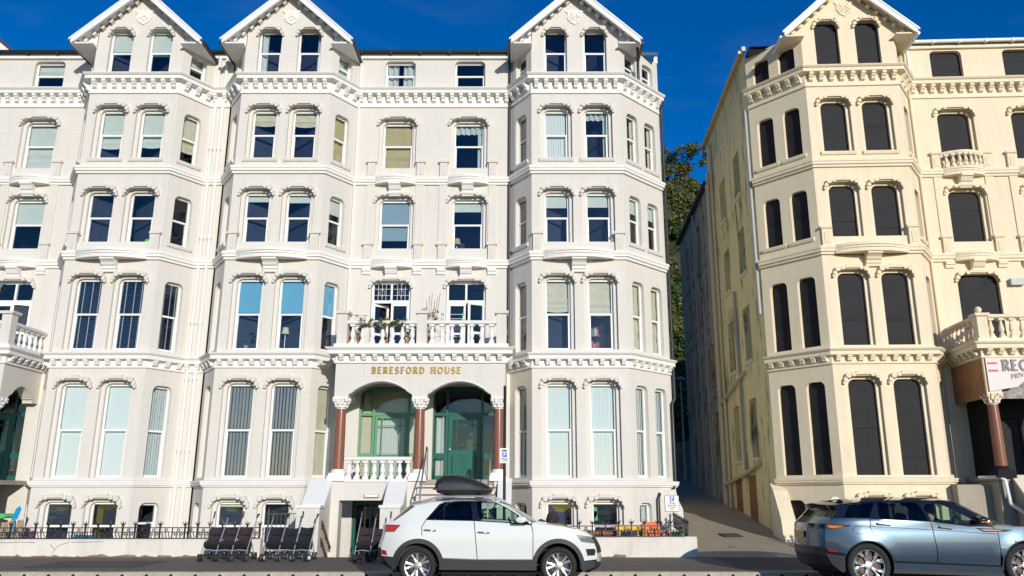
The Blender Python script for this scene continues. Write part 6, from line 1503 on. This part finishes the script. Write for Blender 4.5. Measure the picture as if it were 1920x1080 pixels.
# ================================================================== FRONT GARDEN OBJECTS
M['orange'] = pmat('orange_plastic', (.80, .16, .01), .35); M['yellow'] = pmat('yellow_plastic', (.80, .50, .02), .35); M['greenpl'] = pmat('green_plastic', (.08, .50, .14), .4); M['bluepl'] = pmat('blue_plastic', (.01, .28, .62), .4); M['pinkpl'] = pmat('pink_plastic', (.7, .03, .3), .4); M['fence'] = pmat('weathered_fence_wood', (.38, .30, .22), .85, noise=.3, nscale=8)
ts = tag(empty('toy_slide', (3.35, 22.1, .25)), 'orange plastic toy slide behind the short railing', 'toy')
build(MB().prism([(-.32, .25), (-.30, .62), (-.22, .70), (.10, .70), (.16, .62), (.18, .25)], -.2, .2), 'platform', 'orange', ts); build(MB().prism([(.12, .5), (.18, .52), (.62, .12), (.62, .02), (.55, .02)], -.22, .22), 'chute', 'orange', ts); build(MB().box(-.62, -.30, -.18, .18, .0, .30), 'step_block', 'orange', ts); build(MB().tube([(.16, -.22, .30), (.40, -.22, .40), (.55, -.22, .30)], .03, 8), 'side_rail', 'signred', ts)
ty = tag(empty('play_table', (2.75, 22.2, .25)), 'yellow plastic play table behind the short railing', 'toy')
build(MB().box(-.38, .30, -.25, .25, .48, .58).box(-.30, .22, -.2, .2, .58, .62), 'table_top', 'yellow', ty)
for x in (-.3, .22): build(MB().lathe([(.07, 0), (.05, .48)], 8, (x, -.15, 0)), 'leg', 'yellow', ty)
tag(build(MB().lathe([(.10, 0), (.13, .2), (.14, .28), (.12, .3)], 12), 'watering_can', 'greenpl', None, loc=(3.92, 21.9, .42)), 'small green plastic watering can at the corner railing', 'toy')
tr = tag(empty('brick_planter', (1.2, 22.3, -.28)), 'terracotta coloured planter behind the railing by the white car bonnet', 'planter'); build(MB().box(-1.0, 1.05, -.2, .25, 0, .92), 'trough', 'terracotta', tr); build(MB().box(-1.04, 1.09, -.24, .29, .92, .98), 'rim', 'terracotta', tr)
tag(build(MB().lathe([(.16, 0), (.20, .28), (.22, .36), (.17, .55), (.12, .60)], 14), 'urn', 'maroon', None, loc=(.72, 22.3, .70), smooth=40, sc=(.8, .8, .8)), 'dark red urn standing on the terracotta planter', 'urn')
tag(build(MB().box(-.28, .28, 0, .1, 0, .25).cyl((0, .25), .28, 0, .1, 'y', 20), 'chair_back', 'greenpl', None, loc=(1.75, 23.5, .95)), 'round topped green plastic panel inside a basement window', 'chair')
pf = tag(empty('picket_fence', (-13.6, 22.2, -.1)), 'weathered wooden fence with rounded tops behind the long railing', 'fence')
pm_ = MB().prism([(-.09, 0), (.09, 0), (.09, .98), (.075, 1.05), (.04, 1.09), (-.04, 1.09), (-.075, 1.05), (-.09, .98)], 0, .02).mesh('picket', 'fence')
for i in range(7): put('picket', pm_, pf, (-1.0 + i * .205, 0, random.uniform(-.02, .02)))
build(MB().box(-1.1, .35, .02, .05, .35, .43), 'fence_rail', 'fence', pf); build(MB().box(-1.1, .35, .02, .05, .8, .88), 'fence_rail', 'fence', pf)
tag(build(MB().prism([(-.55, .0), (-.55, .10), (.30, .12), (.36, .04), (.30, .0)], -.2, .2), 'toy_tray', 'greenpl', None, loc=(-13.9, 22.0, 1.05)), 'green plastic tray lying over the wooden fence', 'toy')
sp = tag(empty('toy_spade', (-13.42, 21.95, .9)), 'blue toy spade leaning over the wooden fence', 'toy'); build(MB().prism([(-.05, .10), (.10, .12), (.17, .38), (.12, .46), (.04, .40)], -.01, .01), 'blade', 'bluepl', sp); build(MB().tube([(0, 0, -.3), (.03, 0, .12)], .015, 8), 'shaft', 'bluepl', sp)
tag(build(MB().box(-.2, .2, -.15, .15, 0, .22).box(-.15, .15, -.16, .1, .22, .26), 'toy_crate', 'bluepl', None, loc=(-11.35, 21.6, .38)), 'blue plastic crate behind the long railing', 'crate')
tag(build(MB().lathe([(.04, 0), (.05, .1), (.05, .3), (.02, .34)], 10), 'bottle', 'pinkpl', None, loc=(-12.72, 21.7, .42)), 'pink plastic bottle behind the long railing', 'bottle')

# ================================================================== THE LANE AND THE HILL
M['hill'] = pmat('hill_earth', (.035, .04, .015), .95, c2=(.06, .055, .02), nscale=.5)
def zhill(x, y):
    t = y - 45.0
    return 2.4 + max(0, t) * .95 + .8 * math.sin(x * .55 + t * .2) * min(1, max(0, t) / 4) + .5 * math.sin(x * 1.7 + t)
def hz(x, y): return min(zhill(x, y), 31 + .6 * math.sin(x * .8) - max(0, y - 72) * .2 + .12 * x)
hill = sheet('hill', -30, 70, 45, 95, 0, 0, 'hill', nx=50, ny=40, f=hz)
rnd = random.Random(21)
def scatter(name, label, x0, x1, y0, y1, n, s, mat, f=None):
    mb = MB()
    for _ in range(n):
        x, y = rnd.uniform(x0, x1), rnd.uniform(y0, y1); c = (x, y, hz(x, y) + .15)
        leaves(mb, rnd, c, (.45, .45, .4), 16, s)
    return tag(build(mb, name, mat), label, 'ivy', kind='stuff')
scatter('ivy', 'dense dark green ivy covering the steep bank behind the lane', 5, 17, 45, 62, 2900, .15, 'leafa')
scatter('undergrowth', 'dry olive undergrowth on the upper hillside behind the lane', 6, 21, 58, 77, 2000, .19, 'leafb')
scatter('autumn_creeper', 'yellow and brown autumn creeper in the middle of the hillside', 6, 17, 54, 58, 380, .17, 'leafc')
for i, (x, y, r_, mt, lb) in enumerate(((11.8, 75, 2.2, 'leafb', 'low rounded bush on the skyline nearest the white house'), (13.9, 75.5, 2.6, 'leafb', 'brownish bush on the skyline above the lane'), (16.4, 76, 3.4, 'leafb', 'tallest bush on the skyline beside the cream building'), (12.6, 68, 1.5, 'leafa', 'dark green shrub below the skyline bushes'))):
    b = tag(empty('bush', (x, y, hz(x, y) - .2)), lb, 'bush', 'bushes on the hillside'); mb = MB()
    for k in range(26):
        a, h_ = rnd.uniform(0, 6.28), rnd.random(); rr = r_ * rnd.uniform(.2, .85); leaves(mb, rnd, (rr * math.cos(a), rr * math.sin(a), r_ * (.35 + .9 * h_ * (1 - .3 * rr / r_))), (.6, .6, .5), 90, .17)
    build(mb, 'crown', mt, b); mb = MB()
    for k in range(5): mb.tube([(0, 0, 0), (rnd.uniform(-.5, .5) * r_, rnd.uniform(-.5, .5) * r_, r_ * .9)], .08, 5, r1=.03)
    build(mb, 'trunk', 'bark', b)
lp = tag(empty('street_lamp', (8.35, 43.2, 2.4)), 'slim street lamp in the shade at the end of the lane', 'street lamp'); build(MB().lathe([(.07, 0), (.05, .8), (.035, 5.2)], 10), 'lamp_post', 'greypipe', lp); build(MB().lathe([(.03, 5.2), (.28, 5.3), (.22, 5.38), (.05, 5.45)], 12), 'lamp_head', 'greypipe', lp)
M['stone'] = pmat('dark_stone', (.16, .15, .16), .9, noise=.5, nscale=3)
tag(build(MB().box(3.5, 12, 44.2, 44.6, 1.5, 4.3).box(3.5, 12, 44.1, 44.7, 4.3, 4.45), 'retaining_wall', 'stone'), 'grey retaining wall closing the end of the lane', 'wall')
M['castiron'] = pmat('cast_iron', (.06, .055, .05), .6, metal=.5); M['patch'] = asphalt('patched_asphalt', (.07, .062, .055), (.10, .09, .08))
dc = tag(empty('drain_cover', (5.9, 24.2, zlane(5.9, 24.2) + .012), 0), 'square iron drain cover set in the lane', 'drain cover'); dc.rotation_euler = (math.atan(.115), 0, .1); build(MB().box(-.28, .28, -.28, .28, 0, .012), 'frame', 'castiron', dc)
for k in range(5): build(MB().box(-.22, .22, -.22 + k * .1, -.17 + k * .1, .012, .02), 'rib', 'castiron', dc)
sheet('asphalt_patch', -10.9, -8.4, 18.3, 20.0, zpave(18.3) + .004, zpave(20.0) + .004, 'patch'); sheet('asphalt_patch', 4.6, 7.2, 18.2, 20.9, zpave(18.2) + .004, zpave(20.9) + .004, 'patch')
# fallen leaves on the lane
lf = tag(empty('cardboard_scrap', (5.55, 22.4, zlane(5.5, 22.4) + .01)), 'scrap of brown card lying on the sunlit lane', 'litter'); build(MB().prism([(-.12, -.06), (.10, -.08), (.14, .03), (-.02, .08), (-.14, .04)], 0, .012, 'z'), 'scrap', 'ply', lf)
# short railing left on the cream building's forecourt
railing('rusty remnant of white railing before the cream building', (7.55, 21.5), (8.6, 21.45), .62, .66, .2)
tag(build(MB().box(7.45, 8.9, 21.40, 21.62, -.2, .62), 'forecourt_wall', 'cream'), 'low cream wall behind the tail of the blue car', 'wall')
